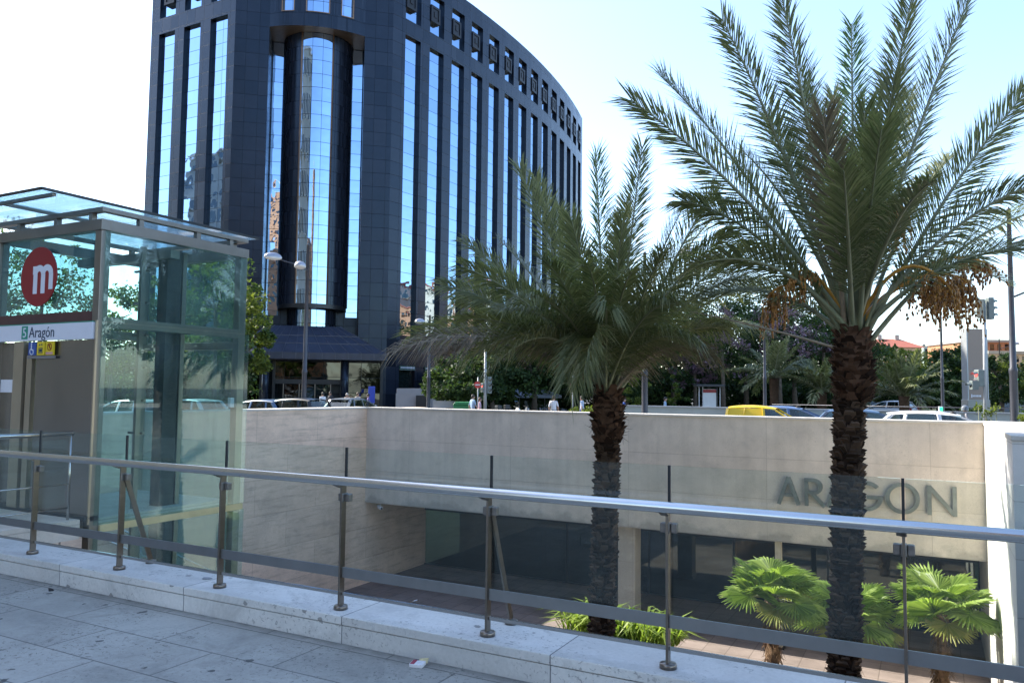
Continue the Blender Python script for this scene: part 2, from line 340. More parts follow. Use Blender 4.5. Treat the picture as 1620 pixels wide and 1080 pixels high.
g = MB(); g.box((-60, 22.35, -0.6), (60, 24.75, ST)); g.box((-60, 5.2, -0.6), (-17.9, 22.35, ST)); g.box((1.65, 5.2, -0.6), (60, 22.35, ST)); struct('near_pavement', g, m_sidewalk)
g = MB(); g.box((-60, 24.75, -0.6), (60, 24.9, ST+0.003)); struct('kerb', g, M('kerb_stone', (0.4, 0.39, 0.37), 0.8, var=0.15, scale=8))
g = MB(); g.box((-60, -120, -0.35), (60, 4.09, 0.0)); struct('plaza_pavement', g, m_pave)
g = MB(); g.box((PX0, 4.7, PZ-0.3), (PX1+0.01, 28.5, PZ)); struct('pit_floor', g, m_pitfloor)
g = MB(); g.box((-60, 4.1, -6), (40, 4.54, -0.05)); g.box((-60, 4.54, -0.5), (PX0-0.5, 5.2, 0.0)); struct('plaza_retaining_side', g, m_board)

# low granite plinth the railing stands on
pl = thing('low_wall', 'long low plinth of pale granite carrying the glass railing at the edge of the plaza', 'low wall', (-3, 4.4, 0))
MB().box((-9.3, 4.095, -0.02), (9, 4.545, 0.112)).build('base', m_plinth, pl)
MB().box((-9.3, 4.09, 0.116), (9, 4.58, 0.172)).build('coping', m_plinth, pl, bevel=0.006)

# ------------------------------------------------------------------ railing
rl = thing('glass_railing', 'stainless steel railing with tall clear glass panels and a round handrail', 'railing', (-3, 4.22, 0.172))
ZB = 0.172; xs = [-9.42, -8.2, -7.01, -5.83, -4.68, -3.53, -2.39, -1.27, -0.12, 1.03, 2.2, 3.4]
m_clamp = M('rubber_clamp', (0.20, 0.185, 0.175), 0.4, 0.7, var=0.2, scale=30)
for i, x in enumerate(xs):
    p = MB(); p.box((x-0.007, 4.196, ZB+0.016), (x+0.007, 4.246, 1.0))
    po = p.build('post', m_post, rl, bevel=0.0015); MB().box((x-0.0065, 4.238, 1.001), (x+0.0065, 4.254, 1.251)).build('glass_joint', m_rubber, po)
    MB().lathe([(0.0, 0.03), (0.02, 0.03), (0.044, 0.026), (0.047, 0.02), (0.047, 0.0)][::-1], (x, 4.221, ZB), 24).build('base_flange', m_post, po)
    MB().bar((x, 4.2, 0.985), (x, 4.135, 1.012), 0.03, 0.008).bar((x-0.02, 4.2, 0.985), (x-0.02, 4.13, 1.012), 0.02, 0.006).build('handrail_bracket', m_post, po)
    c = MB()
    for sx in (-1, 1):
        c.box((x+sx*0.03-0.017, 4.222, 0.888), (x+sx*0.03+0.017, 4.266, 0.94))
    c.box((x-0.013, 4.198, 0.885), (x+0.013, 4.26, 0.945))
    c.build('glass_clamp', m_clamp, po, bevel=0.006)
for i in (0, 3, 6, 9):
    x = xs[i]
    s = MB().bar((x+0.01, 4.235, 0.93), (x+0.012, 4.50, ZB+0.03), 0.042, 0.012, up=(1,0,0)).build('strut', m_post, rl)
    MB().lathe([(0.042, 0.0), (0.042, 0.022), (0.02, 0.03), (0, 0.03)], (x+0.012, 4.505, ZB), 24).build('base_flange', m_post, s)
t = MB(); n = 40
t.tube([(-9.45 + 13.2*k/n, 4.118, 1.04) for k in range(n+1)], 0.030, 24); t.build('handrail', m_rail, rl)
for i in range(len(xs)-1):
    a, b = xs[i]+0.012, xs[i+1]-0.012
    MB().box((xs[i]+0.0075, 4.214, 0.385), (xs[i+1]-0.0075, 4.226, 0.452)).build('middle_rail', M('rail_flat_bar', (0.26, 0.265, 0.275), 0.38, 0.9, var=0.08) if i == 0 else bpy.data.materials['rail_flat_bar'], rl)
    MB().box((a, 4.240, 0.40), (b, 4.252, 1.25)).build('glass_panel', m_glass, rl)
    MB().box((xs[i]+0.008, 4.214, 0.266), (xs[i+1]-0.008, 4.228, 0.286)).build('bottom_rail', m_steel, rl)

# ------------------------------------------------------------------ litter on the plaza
pk = thing('cigarette_pack', 'crushed white and red cigarette pack lying against the foot of the granite plinth', 'litter', (-2.72, 3.98, 0))
m_card = M('white_card', (0.75, 0.74, 0.76), 0.6, var=0.1, scale=60)
c = Vector((-2.735, 3.985, 0.014))
MB().obox(c, (0.043, 0.006, 0.002), (-0.003, 0.026, 0.004), (0, -0.002, 0.011)).build('box', m_card, pk, bevel=0.003)
MB().obox(c+Vector((-0.024, -0.004, 0.0006)), (0.013, 0.002, 0.0005), (-0.003, 0.0235, 0.004), (0, -0.0018, 0.0112)).build('red_band', M('red_print', (0.35, 0.04, 0.08), 0.5), pk)
MB().obox(c+Vector((0.02, 0.035, 0.012)), (0.03, 0.004, 0.006), (-0.004, 0.012, 0.012), (0, -0.002, 0.0012)).build('lid', M('foil_paper', (0.55, 0.5, 0.3), 0.35, 0.4, var=0.3, scale=40), pk)
def scrap(name, label, cat, c, r, col, seed, flat=0.35):
    rnd = random.Random(seed); m = MB(); n = 9
    top = [(c[0]+r*math.cos(2*math.pi*k/n)*rnd.uniform(.5, 1.1), c[1]+0.6*r*math.sin(2*math.pi*k/n)*rnd.uniform(.5, 1.1), c[2]+r*flat*rnd.uniform(.05, 1)) for k in range(n)]
    b = len(m.v); m.v += top + [(x, y, c[2]+0.0005) for x, y, z in top] + [(c[0], c[1], c[2]+r*flat)]
    for k in range(n): j = (k+1) % n; m.face((b+k, b+j, b+2*n), 0); m.face((b+n+k, b+n+j, b+j, b+k), 0)
    m.face(range(b+2*n-1, b+n-1, -1), 0)
    return tag(m.build(name, M(name+'_mat'+str(seed), col, 0.8, var=0.3, scale=60)), label, cat)
def ground_px(x, y, z=0.0):
    v = FW + RR*((x-810)/FPX) - UU*((y-540)/FPX); return CAM + v*((z-CZ)/v.z)
q = ground_px(81, 934); scrap('dead_leaf', 'small dark curled leaf lying on the paving below the leftmost railing posts', 'leaf', (q.x, q.y, 0), 0.035, (0.03, 0.028, 0.03), 1, 0.6)
q = ground_px(662, 1047); scrap('bottle_cap', 'dark crumpled wrapper scrap beside the crushed cigarette pack', 'litter', (q.x, q.y, 0), 0.03, (0.03, 0.04, 0.07), 2, 0.6)
q = ground_px(328, 915, ZB); scrap('stone_chip', 'thin grey flake lying on the plinth coping left of a railing post', 'stone', (q.x, q.y, ZB), 0.06, (0.25, 0.25, 0.26), 3, 0.12)

# ------------------------------------------------------------------ station walls
ZT, ZL = 1.03, -2.27      # wall top, underside of the entrance beam
lw = thing('left_retaining_wall', 'beige board marked concrete wall on the left side of the sunken station yard', 'wall', (PX0, 14, PZ))
MB().box((PX0-0.5, 4.7, PZ-0.05), (PX0, 25.8, ZT-0.06)).build('wall_face', m_board, lw)
m_cop = M('pale_coping', (0.60, 0.56, 0.50), 0.8, var=0.12, scale=3)
MB().box((PX0-0.56, 4.7, ZT-0.058), (PX0+0.03, 22.1, ZT)).build('coping', m_cop, lw, bevel=0.008)
bw = thing('back_wall', 'long pale concrete wall over the station entrance with big raised letters', 'wall', (-8, PY1, PZ))
MB().box((PX0+0.002, PY1, ZL), (PX1+0.0, PY1+0.45, ZT-0.06)).build('wall_face', m_conc, bw)
MB().box((PX0+0.032, PY1-0.03, ZT-0.058), (PX1+0.4, PY1+0.5, ZT)).build('coping', m_cop, bw, bevel=0.008)
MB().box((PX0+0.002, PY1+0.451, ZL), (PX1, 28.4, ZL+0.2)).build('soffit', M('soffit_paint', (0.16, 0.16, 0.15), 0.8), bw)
# raised letters, drawn as strokes
m_let = M('weathered_steel_letters', (0.27, 0.28, 0.26), 0.42, 0.7, var=0.25, scale=4)
LB, LT, SW = -1.26, -0.545, 0.095
NS = [0]
def stroke(m, a, b, w=SW): # bar in the wall plane, each a hair behind the last
    NS[0] = (NS[0]+1) % 5
    a, b = Vector((a[0], 0, a[1])), Vector((b[0], 0, b[1])); d = (b-a); l = d.length; d.normalize(); nrm = Vector((-d.z, 0, d.x))
    c = (a+b)/2 + Vector((0, PY1-0.07+NS[0]*0.003, 0)); m.obox(c, d*(l/2), Vector((0, 0.04, 0)), nrm*(w/2))
def arc(m, cx, cz, r, a0, a1, w=SW, n=28):
    for k in range(n):
        t0, t1 = R(a0+(a1-a0)*k/n), R(a0+(a1-a0)*(k+1)/n); ro, ri = r, r-w; pts = []
        for y in (PY1-0.11, PY1-0.03):
            pts += [(cx+ro*math.cos(t0), y, cz+ro*math.sin(t0)), (cx+ro*math.cos(t1), y, cz+ro*math.sin(t1)), (cx+ri*math.cos(t1), y, cz+ri*math.sin(t1)), (cx+ri*math.cos(t0), y, cz+ri*math.sin(t0))]
        b = len(m.v); m.v += pts
        for f in ((0,1,2,3),(7,6,5,4),(0,4,5,1),(1,5,6,2),(2,6,7,3),(3,7,4,0)): m.face([b+i for i in f])
def letter(fn):
    m = MB(); fn(m); m.build('letter', m_let, bw, fixn=True)
mid = (LB+LT)/2; H = LT-LB
def let_A(x0, x1):
    def f(m):
        xm = (x0+x1)/2
        stroke(m, (x0+.05, LB), (xm, LT)); stroke(m, (x1-.05, LB), (xm, LT))
        stroke(m, (x0+.2, LB+0.25), (x1-.2, LB+0.25), 0.08)
    return f
def let_R(m):
    x = -2.93; stroke(m, (x+.045, LB), (x+.045, LT)); r = 0.205; cz = LT-r
    stroke(m, (x+.09, LT-.045), (x+.24, LT-.045)); stroke(m, (x+.09, LT-2*r+.045), (x+.24, LT-2*r+.045)); arc(m, x+.24, cz, r, -90, 90)
    stroke(m, (x+.2, LT-2*r+.02), (x+.49, LB))
def let_G(m): arc(m, -1.44, mid, 0.375, 42, 360); stroke(m, (-1.44, mid-.03), (-1.065, mid-.03), 0.085)
def let_O(m): arc(m, -0.63, mid, 0.385, 0, 360, n=44)
def let_N(m): stroke(m, (-.04, LB), (-.04, LT)); stroke(m, (.5, LB), (.5, LT)); stroke(m, (-.04, LT-.03), (.5, LB+.03))
for f in (let_A(-3.63, -3.03), let_R, let_A(-2.4, -1.82), let_G, let_O, let_N): letter(f)
# white right wall: long face to the left, front face towards the plaza
rw = thing('right_wall', 'bright white clad wall closing the right end of the sunken station yard', 'wall', (PX1, 18, PZ))
MB().box((PX1, 14.75, PZ-0.05), (7.2, 25.8, ZT-0.08)).build('wall_face', m_white, rw)
MB().box((PX1-0.02, 14.72, ZT-0.078), (7.2, 21.965, ZT)).build('coping', m_cop, rw, bevel=0.008)
g = MB(); g.box((7.2, 4.7, PZ-0.05), (7.8, 14.75, -0.02)); tag(g.build('side_wall', m_board), 'concrete wall of the yard beyond the right edge behind the white wall', 'wall')

# station glass front with columns, recessed under the beam
gf = thing('station_glass_front', 'dark glazed station front recessed under the long concrete beam', 'glass front', (-8, 25.7, PZ))
YG = 25.75
xm = [PX0, -14.4, -11.4, -8.4, -5.6, -2.8, -0.6, PX1]
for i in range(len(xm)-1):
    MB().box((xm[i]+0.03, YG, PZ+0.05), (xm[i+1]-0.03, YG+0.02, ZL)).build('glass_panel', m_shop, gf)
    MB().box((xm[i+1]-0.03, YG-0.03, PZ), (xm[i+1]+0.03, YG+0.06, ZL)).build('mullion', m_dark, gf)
MB().box((PX0, YG-0.02, PZ), (PX1, YG+0.05, PZ+0.05)).build('sill', m_dark, gf)
MB().box((PX0, YG-0.04, -3.0), (PX1, YG-0.005, -2.93)).build('transom', m_dark, gf)
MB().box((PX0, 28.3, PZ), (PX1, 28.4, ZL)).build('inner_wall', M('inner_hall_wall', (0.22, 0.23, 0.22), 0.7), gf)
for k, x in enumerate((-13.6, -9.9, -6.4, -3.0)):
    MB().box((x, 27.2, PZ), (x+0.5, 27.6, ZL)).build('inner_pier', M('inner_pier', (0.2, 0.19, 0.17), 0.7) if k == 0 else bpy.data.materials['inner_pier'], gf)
# right half comes forward: glazed vestibule with pale stairs behind
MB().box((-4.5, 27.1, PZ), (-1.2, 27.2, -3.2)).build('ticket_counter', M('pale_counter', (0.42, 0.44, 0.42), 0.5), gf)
col = thing('concrete_column', 'square pale concrete column under the station beam behind the left date palm', 'column', (-7.9, 22.6, PZ))
MB().box((-8.25, PY1+0.35, PZ), (-7.72, PY1+0.9, ZL)).build('shaft', m_conc, col, bevel=0.02)
MB().box((-8.3, PY1+0.31, PZ), (-7.67, PY1+0.94, PZ+0.12)).build('base', m_conc, col)
col = thing('steel_post', 'thin pale steel post under the station beam left of the right date palm', 'post', (-3.65, 22.3, PZ))
MB().box((-3.72, PY1+0.1, PZ), (-3.56, PY1+0.26, ZL)).build('shaft', M('cream_paint', (0.5, 0.44, 0.33), 0.6), col)
MB().box((-3.78, PY1+0.04, PZ), (-3.50, PY1+0.32, PZ+0.04)).build('foot_plate', m_dark, col)
cam2 = thing('security_camera', 'small white security camera under the left end of the concrete beam', 'camera', (-16.9, 22.1, ZL))
MB().tube([(-16.9, 22.2, ZL), (-16.9, 22.2, ZL-0.1)], 0.02).build('bracket', m_card, cam2)
MB().obox((-16.85, 22.1, ZL-0.14), (0.12, -0.08, -0.02), (0.03, 0.045, 0), (0, 0, 0.04)).build('housing', m_card, cam2)
MB().lathe([(0.035, 0), (0.035, 0.03), (0, 0.03)], (-16.72, 22.0, ZL-0.16), 12, axis='X').build('lens', m_rubber, cam2)
# stairs down along the left wall with handrail
stp = thing('stone_stairs', 'stairs going down along the left wall behind the glass lift', 'stairs', (-16.2, 11, PZ))
s = MB()
for k in range(30): s.box((PX0+0.01, 7.0+k*0.3, PZ), (PX0+2.2, 7.3+k*0.3, -0.05-(k+1)*0.165))
s.build('steps', m_board, stp)
for dx in (0.12, 2.1):
    p0, p1 = Vector((PX0+dx, 7.0, 0.85)), Vector((PX0+dx, 16.2, -4.2))
    h = MB().tube([p0, p1, p1+Vector((0, 0.5, 0))], 0.024, 10).build('handrail', m_rail, stp)
    b = MB()
    for k in range(5): a = p0.lerp(p1, (k+.5)/5); b.tube([a, a-Vector((0, 0, 0.95))], 0.018, 8)
    b.build('balusters', m_steel, h)
dr = thing('floor_drain_box', 'low pale utility box on the dark yard floor in front of the left wall', 'utility box', (-12.0, 19, PZ))
q = pxY(668, 950, 19.3)
MB().box((q.x-0.3, 19.1, PZ), (q.x+0.3, 19.5, PZ+0.16)).build('casing', m_conc, dr, bevel=0.01)
MB().tube([(q.x-0.5, 19.3, PZ), (q.x-0.5, 19.3, PZ+0.5), (q.x-0.15, 19.3, PZ+0.62)], 0.025, 8).build('pipe', m_steel, dr)
g = MB(); g.box((-10.25, 11.5, PZ-0.1), (PX1-0.02, 16.6, PZ+0.02)); struct('planting_soil', g, M('dry_soil', (0.14, 0.11, 0.085), 0.95, var=0.35, scale=3, bump=0.8, bscale=30))

# ------------------------------------------------------------------ glass lift
EX1, EX0, EY0, EY1 = -9.45, -11.86, 6.39, 8.86
el = thing('glass_lift', 'glass and steel street lift with a red disc and white name band', 'lift', (-10.65, 7.6, PZ))
def part(name, m, *boxes, bevel=0, parent=None):
    b = MB()
    for lo, hi in boxes: b.box(lo, hi)
    return b.build(name, m, parent or el, bevel=bevel)
w = 0.13
for x in (EX0, EX1-w):
    for y in (EY0, EY1-w): part('corner_post', m_frame, ((x, y, PZ), (x+w, y+w, 3.68)), bevel=0.004)
def ring(name, z0, z1, o=0.0, th=w, m=m_frame):
    part(name, m, ((EX0-o, EY0-o, z0), (EX1+o, EY0-o+th, z1)), bevel=0.004)
    part(name, m, ((EX0-o, EY1+o-th, z0), (EX1+o, EY1+o, z1)), bevel=0.004)
    part(name, m, ((EX1+o-th, EY0-o+th+.001, z0), (EX1+o, EY1+o-th-.001, z1)), bevel=0.004)
    part(name, m, ((EX0-o, EY0-o+th+.001, z0), (EX0-o+th, EY1+o-th-.001, z1)), bevel=0.004)
ring('top_beam', 3.682, 3.825, 0.015)
ring('roof_rail', 3.925, 3.985, 0.005, 0.1)
for x in (EX0+.5, EX0+1.35, EX1-0.3):
    for y in (EY0+.01, EY1-.08): part('roof_bracket', m_frame, ((x, y, 3.826), (x+.07, y+.07, 3.924)))
for y in (EY0+.55, EY0+1.5, EY1-0.35):
    for x in (EX1-.08, EX0+.01): part('roof_bracket', m_frame, ((x, y, 3.826), (x+.07, y+.07, 3.924)))

def mat_frost():
    t = NT('roof_glass_frosted'); tr = t.n('BsdfTransparent'); tr.inputs[0].default_value = (0.80, 0.94, 0.97, 1); df = t.n('BsdfTranslucent'); df.inputs[0].default_value = (0.78, 0.93, 0.96, 1)
    gl = t.n('BsdfGlossy'); gl.inputs['Roughness'].default_value = 0.03; m1 = t.n('MixShader'); m1.inputs[0].default_value = 0.3; t.l(tr.outputs[0], m1.inputs[1]); t.l(df.outputs[0], m1.inputs[2])
    m2 = t.n('MixShader'); fr = t.n('Fresnel'); gb = t.n('NewGeometry'); t.l(t.math('ADD', t.math('MULTIPLY', gb.outputs['Backfacing'], 1/1.5-1.5), 1.5), fr.inputs['IOR']); t.l(fr.outputs[0], m2.inputs[0]); t.l(m1.outputs[0], m2.inputs[1]); t.l(gl.outputs[0], m2.inputs[2]); t.l(m2.outputs[0], t.out.inputs[0]); return t.mat
m_frost = mat_frost()
rg = part('roof_glass', m_frost, ((EX0-0.35, 5.6, 4.03), (-10.62, 9.08, 4.05)))
part('roof_glass', m_frost, ((-10.605, 5.6, 4.03), (EX1-0.01, 9.08, 4.05)))
part('roof_edge', m_dark, ((EX1-0.008, 5.59, 4.022), (EX1+0.004, 9.09, 4.058)), ((EX0-0.35, 5.585, 4.022), (EX1-0.01, 5.598, 4.058)))
part('roof_rib', m_frame, ((EX0-.3, 5.75, 3.99), (EX1-.05, 5.80, 4.028)), ((-10.64, 5.81, 3.99), (-10.59, 9.0, 4.028)))
# transoms (side, back, far side)
part('transom', m_frame, ((EX1-w, EY0+w+.001, 2.42), (EX1, EY1-w-.001, 2.55)), bevel=0.004)
part('transom', m_frame, ((EX0, EY0+w+.001, 2.42), (EX0+w, EY1-w-.001, 2.55)), bevel=0.004)
part('transom', m_frame, ((EX0+w+.001, EY1-w, 2.25), (EX1-w-.001, EY1, 2.36)), bevel=0.004)
part('transom', M('dark_red_transom', (0.10, 0.045, 0.045), 0.35, 0.3), ((EX0+w+.001, EY0-.004, 2.49), (EX1-w-.001, EY0+w, 2.625)))
part('floor_beam', M('yellow_cream_beam', (0.62, 0.50, 0.26), 0.5, 0.2), ((EX1-w, EY0+w+.001, -0.215), (EX1+0.03, EY1+0.03, -0.125)))
part('floor_slab', m_conc, ((EX0+w, EY0+w, -0.2), (EX1-w-.001, EY1-w, -0.06)))
# glazing
gx = EX1+0.012
part('side_glass', m_glass2, ((gx, EY0+.05, 2.49), (gx+.012, EY1-.02, 3.68)))
part('side_glass', m_glass2, ((gx, EY0+.05, -0.12), (gx+.012, EY1+.06, 2.483)))
part('side_glass', m_glass2, ((gx, EY0+.05, PZ), (gx+.012, EY1+.06, -0.22)))
part('back_glass', m_film, ((EX0+w, EY1-.03, 2.37), (EX1-w, EY1-.018, 3.68)))
part('back_glass', m_glass3, ((EX0+w, EY1-.03, PZ), (EX1-w, EY1-.018, 2.24)))
part('far_side_glass', m_glass2, ((EX0+.04, EY0+w, 2.56), (EX0+.052, EY1-w, 3.68)))
part('far_side_glass', m_glass2, ((EX0+.04, EY0+w, -0.1), (EX0+.052, EY1-w, 2.41)))
part('front_glass', m_glass3, ((EX0+w, EY0+.03, 2.63), (EX1-w, EY0+.042, 3.68)))
# front: brushed cladding, door reveal, warm pilaster
m_clad = M('brushed_cladding', (0.30, 0.27, 0.245), 0.26, 0.9, var=0.12, scale=2, aniso=(1, 1, 0.25))
m_warm = M('warm_jamb_metal', (0.48, 0.40, 0.30), 0.35, 0.8, var=0.1, scale=2)  # lighter, warmer metal of the jambs and corner strip
part('front_panel', m_clad, ((-10.72, EY0-.012, 0.0), (EX1-.012, EY0+.05, 2.25)))
part('door', m_clad, ((-11.73, EY0+.10, 0.0), (-11.02, EY0+.14, 2.25)))
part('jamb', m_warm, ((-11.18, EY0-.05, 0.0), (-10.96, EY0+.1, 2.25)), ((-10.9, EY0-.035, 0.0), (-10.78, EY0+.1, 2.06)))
part('door', m_clad, ((-10.955, EY0+.06, 0.0), (-10.725, EY0+.1, 2.25)))
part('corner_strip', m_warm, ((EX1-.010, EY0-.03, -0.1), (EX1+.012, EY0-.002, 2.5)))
part('threshold', m_dark, ((EX0, EY0-.06, -0.06), (EX1, EY0+.12, -0.002)))
# inside: guide rails, machinery column, brackets
part('guide_column', m_dark, ((-10.0, 7.68, PZ), (-9.8, 7.92, 3.65)))
part('guide_rail', m_frame, ((-9.98, 7.35, PZ), (-9.93, 7.42, 3.66)), ((-9.86, 7.95, PZ), (-9.8, 8.02, 3.66)))
for k in range(7):
    br = MB(); br.box((-10.3, 7.5, 0.5+k*0.47), (-9.98, 7.54, 0.53+k*0.47)); br.build('bracket', m_frame, el)
part('hoist_beam', m_frame, ((EX0+w, 7.55, 3.5), (EX1-w, 7.7, 3.62)))
part('control_box', m_card, ((-9.56, EY1-.2, 1.35), (-9.5, EY1-.13, 1.5)))
# white name band with lettering
def text(body, size, loc, ax, up, mat, parent, name='lettering', ext=0.002, sx=1.0):
    cu = bpy.data.curves.new(name, 'FONT'); cu.body = body; cu.size = size; cu.extrude = ext; cu.align_x = 'LEFT'; cu.resolution_u = 3
    tmp = bpy.data.objects.new('tmp', cu); C.objects.link(tmp)
    dg = bpy.context.evaluated_depsgraph_get(); me = bpy.data.meshes.new_from_object(tmp.evaluated_get(dg))
    bpy.data.objects.remove(tmp); ax = Vector(ax).normalized(); up = Vector(up).normalized(); nrm = ax.cross(up)
    mt = Matrix(((ax.x*sx, up.x, nrm.x, loc[0]), (ax.y*sx, up.y, nrm.y, loc[1]), (ax.z*sx, up.z, nrm.z, loc[2]), (0, 0, 0, 1)))
    off = Vector(parent['org']) if parent is not None and 'org' in parent else Vector()
    me.transform(Matrix.Translation(-off) @ mt); me.materials.clear(); me.materials.append(mat)
    o = bpy.data.objects.new(name, me); C.objects.link(o); o.parent = parent; return o
m_signw = M('white_sign', (0.72, 0.72, 0.78), 0.35, var=0.03); m_green = M('sign_green', (0.02, 0.26, 0.18), 0.35, var=0.05); m_ink = M('dark_ink', (0.03, 0.05, 0.09), 0.5, var=0.05)
ys = EY0-0.06
sg = part('name_band', m_signw, ((EX0-.02, ys, 2.258), (EX1-.03, ys+.055, 2.475)))
part('green_edge', m_green, ((EX0-.02, ys-.002, 2.4755), (EX1-.03, ys+.055, 2.489)), parent=sg)
part('number_tile', m_green, ((-11.0, ys-.003, 2.28), (-10.86, ys+.0, 2.46)), parent=sg)
text('5', 0.19, (-10.976, ys-.004, 2.305), (1,0,0), (0,0,1), m_signw, sg, 'numeral')
text('Aragón', 0.21, (-10.83, ys-.002, 2.30), (1,0,0), (0,0,1), m_ink, sg, 'lettering', sx=0.92)
# pictogram tiles hung below the band
m_blue = M('pictogram_blue', (0.03, 0.08, 0.30), 0.4, var=0.05); m_yel = M('pictogram_yellow', (0.75, 0.55, 0.02), 0.4, var=0.05); m_red = M('logo_red', (0.26, 0.006, 0.012), 0.35, var=0.04)
pf = part('pictogram_board', M('board_grey', (0.22, 0.2, 0.19), 0.5), ((-10.85, ys+.0, 2.015), (-10.24, ys+.02, 2.05)))
for k, m_ in enumerate((m_blue, m_yel, m_yel)):
    x = -10.83 + k*0.195
    tl = part('pictogram', m_, ((x, ys, 2.06), (x+0.17, ys+.02, 2.238)))
    s = MB(); f = lambda u, v, x=x: Vector((x+u, ys-.004, 2.06+v)); 
    if k == 0:
        s.lathe([(0.013, 0), (0.013, .004)], (x+.07, ys-.004, 2.215), 12, axis='Y'); s.box((x+.062, ys-.004, 2.13), (x+.08, ys, 2.2)); s.box((x+.08, ys-.004, 2.125), (x+.115, ys, 2.14)); s.box((x+.108, ys-.004, 2.085), (x+.122, ys, 2.125))
        for a in range(14):
            t0 = R(110+a*17); s.box((x+.082+.042*math.cos(t0)-.006, ys-.004, 2.112+.042*math.sin(t0)-.006), (x+.082+.042*math.cos(t0)+.006, ys, 2.112+.042*math.sin(t0)+.006))
        s.build('symbol', m_signw, tl)
    elif k == 1:
        s.box((x+.045, ys-.004, 2.08), (x+.125, ys, 2.088)); s.box((x+.045, ys-.004, 2.15), (x+.125, ys, 2.158)); s.box((x+.045, ys-.004, 2.08), (x+.053, ys, 2.158)); s.box((x+.117, ys-.004, 2.08), (x+.125, ys, 2.158))
        for dx in (.062, .08, .098): s.box((x+dx, ys-.004, 2.1), (x+dx+.011, ys, 2.142))
        s.prism([(.05, .125), (.075, .125), (.0625, .15)], f, (0, .004, 0)); s.prism([(.095, .15), (.12, .15), (.1075, .125)], f, (0, .004, 0)); s.build('symbol', m_ink, tl)
    else:
        for a in range(18):
            t0 = R(a*20); s.box((x+.085+.045*math.cos(t0)-.006, ys-.004, 2.168+.045*math.sin(t0)-.006), (x+.085+.045*math.cos(t0)+.006, ys, 2.168+.045*math.sin(t0)+.006))
        s.box((x+.078, ys-.004, 2.15), (x+.092, ys, 2.2)); s.obox((x+.085, ys-.002, 2.168), (.03, 0, -.03), (.004, 0, .004), (0, .002, 0)); s.build('symbol', m_red, tl)
        MB().box((x+.01, ys-.003, 2.068), (x+.16, ys, 2.1)).build('caption_strip', M('pink_strip', (0.6, 0.3, 0.3), 0.5), tl)
nt = part('notice', m_card, ((-11.72, EY0+.092, 1.55), (-11.43, EY0+.098, 1.73)))
# red disc with white m, standing just off the front glass
dc = Vector((-10.72, EY0-.03, 3.135))
lg = MB().lathe([(0.0, -.008), (0.405, -.008), (0.41, 0), (0.405, .008), (0, .008)], dc, 64, axis='Y', sm=False).build('logo_disc', m_red, el)
s = MB(); yl = dc.y-.0105; x0, z0, hh, st = -10.83, 2.90, 0.37, 0.09
for dx in (0, 0.175, 0.35): s.box((x0+dx, yl, z0+(.05 if dx > .3 else 0)), (x0+dx+st, yl+.003, z0+hh-.105))
s.box((x0-.012, yl-.001, z0+hh-.104), (x0+st-.02, yl+.003, z0+hh+.01))
def arch(cx, r, w_):
    n = 12
    for k in range(n):
        a0, a1 = math.pi*k/n, math.pi*(k+1)/n; ri = r-w_
        s.prism([(cx+r*math.cos(a0), r*math.sin(a0)*.95), (cx+r*math.cos(a1), r*math.sin(a1)*.95), (cx+ri*math.cos(a1), max(ri, 0)*math.sin(a1)*.95), (cx+ri*math.cos(a0), max(ri, 0)*math.sin(a0)*.95)], lambda u, v: Vector((u, yl-.0015, z0+hh-.104+v)), (0, .003, 0))
arch(x0+.1325, .1325, st); yl -= .0012; arch(x0+.3075, .1325, st)
s.build('logo_letter', m_signw, lg, fixn=True)
# footbridge from plaza to lift
br = thing('lift_footbridge', 'short concrete footbridge slab leading from the plaza to the lift door', 'footbridge', (-12, 5.6, -0.2))
MB().box((-16, 4.585, -0.27), (-9.5, 6.3, -0.03)).build('slab', m_conc, br)
MB().box((-13.0, 4.74, -4.9), (-12.7, 5.1, -0.27)).build('pier', m_conc, br)
rb = thing('bridge_railing', 'short steel and glass railing along the footbridge in front of the lift', 'railing', (-9.6, 5.6, -0.03))
for y in (4.9, 6.2): MB().tube([(-9.6, y, -0.03), (-9.6, y, 1.06)], 0.016, 10).build('post', m_steel, rb)
MB().tube([(-9.6, 4.75, 1.05), (-9.6, 6.22, 1.05)], 0.03, 14).build('handrail', m_rail, rb)
for z in (0.12, 0.42): MB().tube([(-9.6, 4.75, z), (-9.6, 6.2, z)], 0.011, 8).build('middle_rail', m_steel, rb)
MB().box((-9.606, 4.95, 0.16), (-9.594, 6.15, 0.98)).build('glass_panel', m_glass, rb)

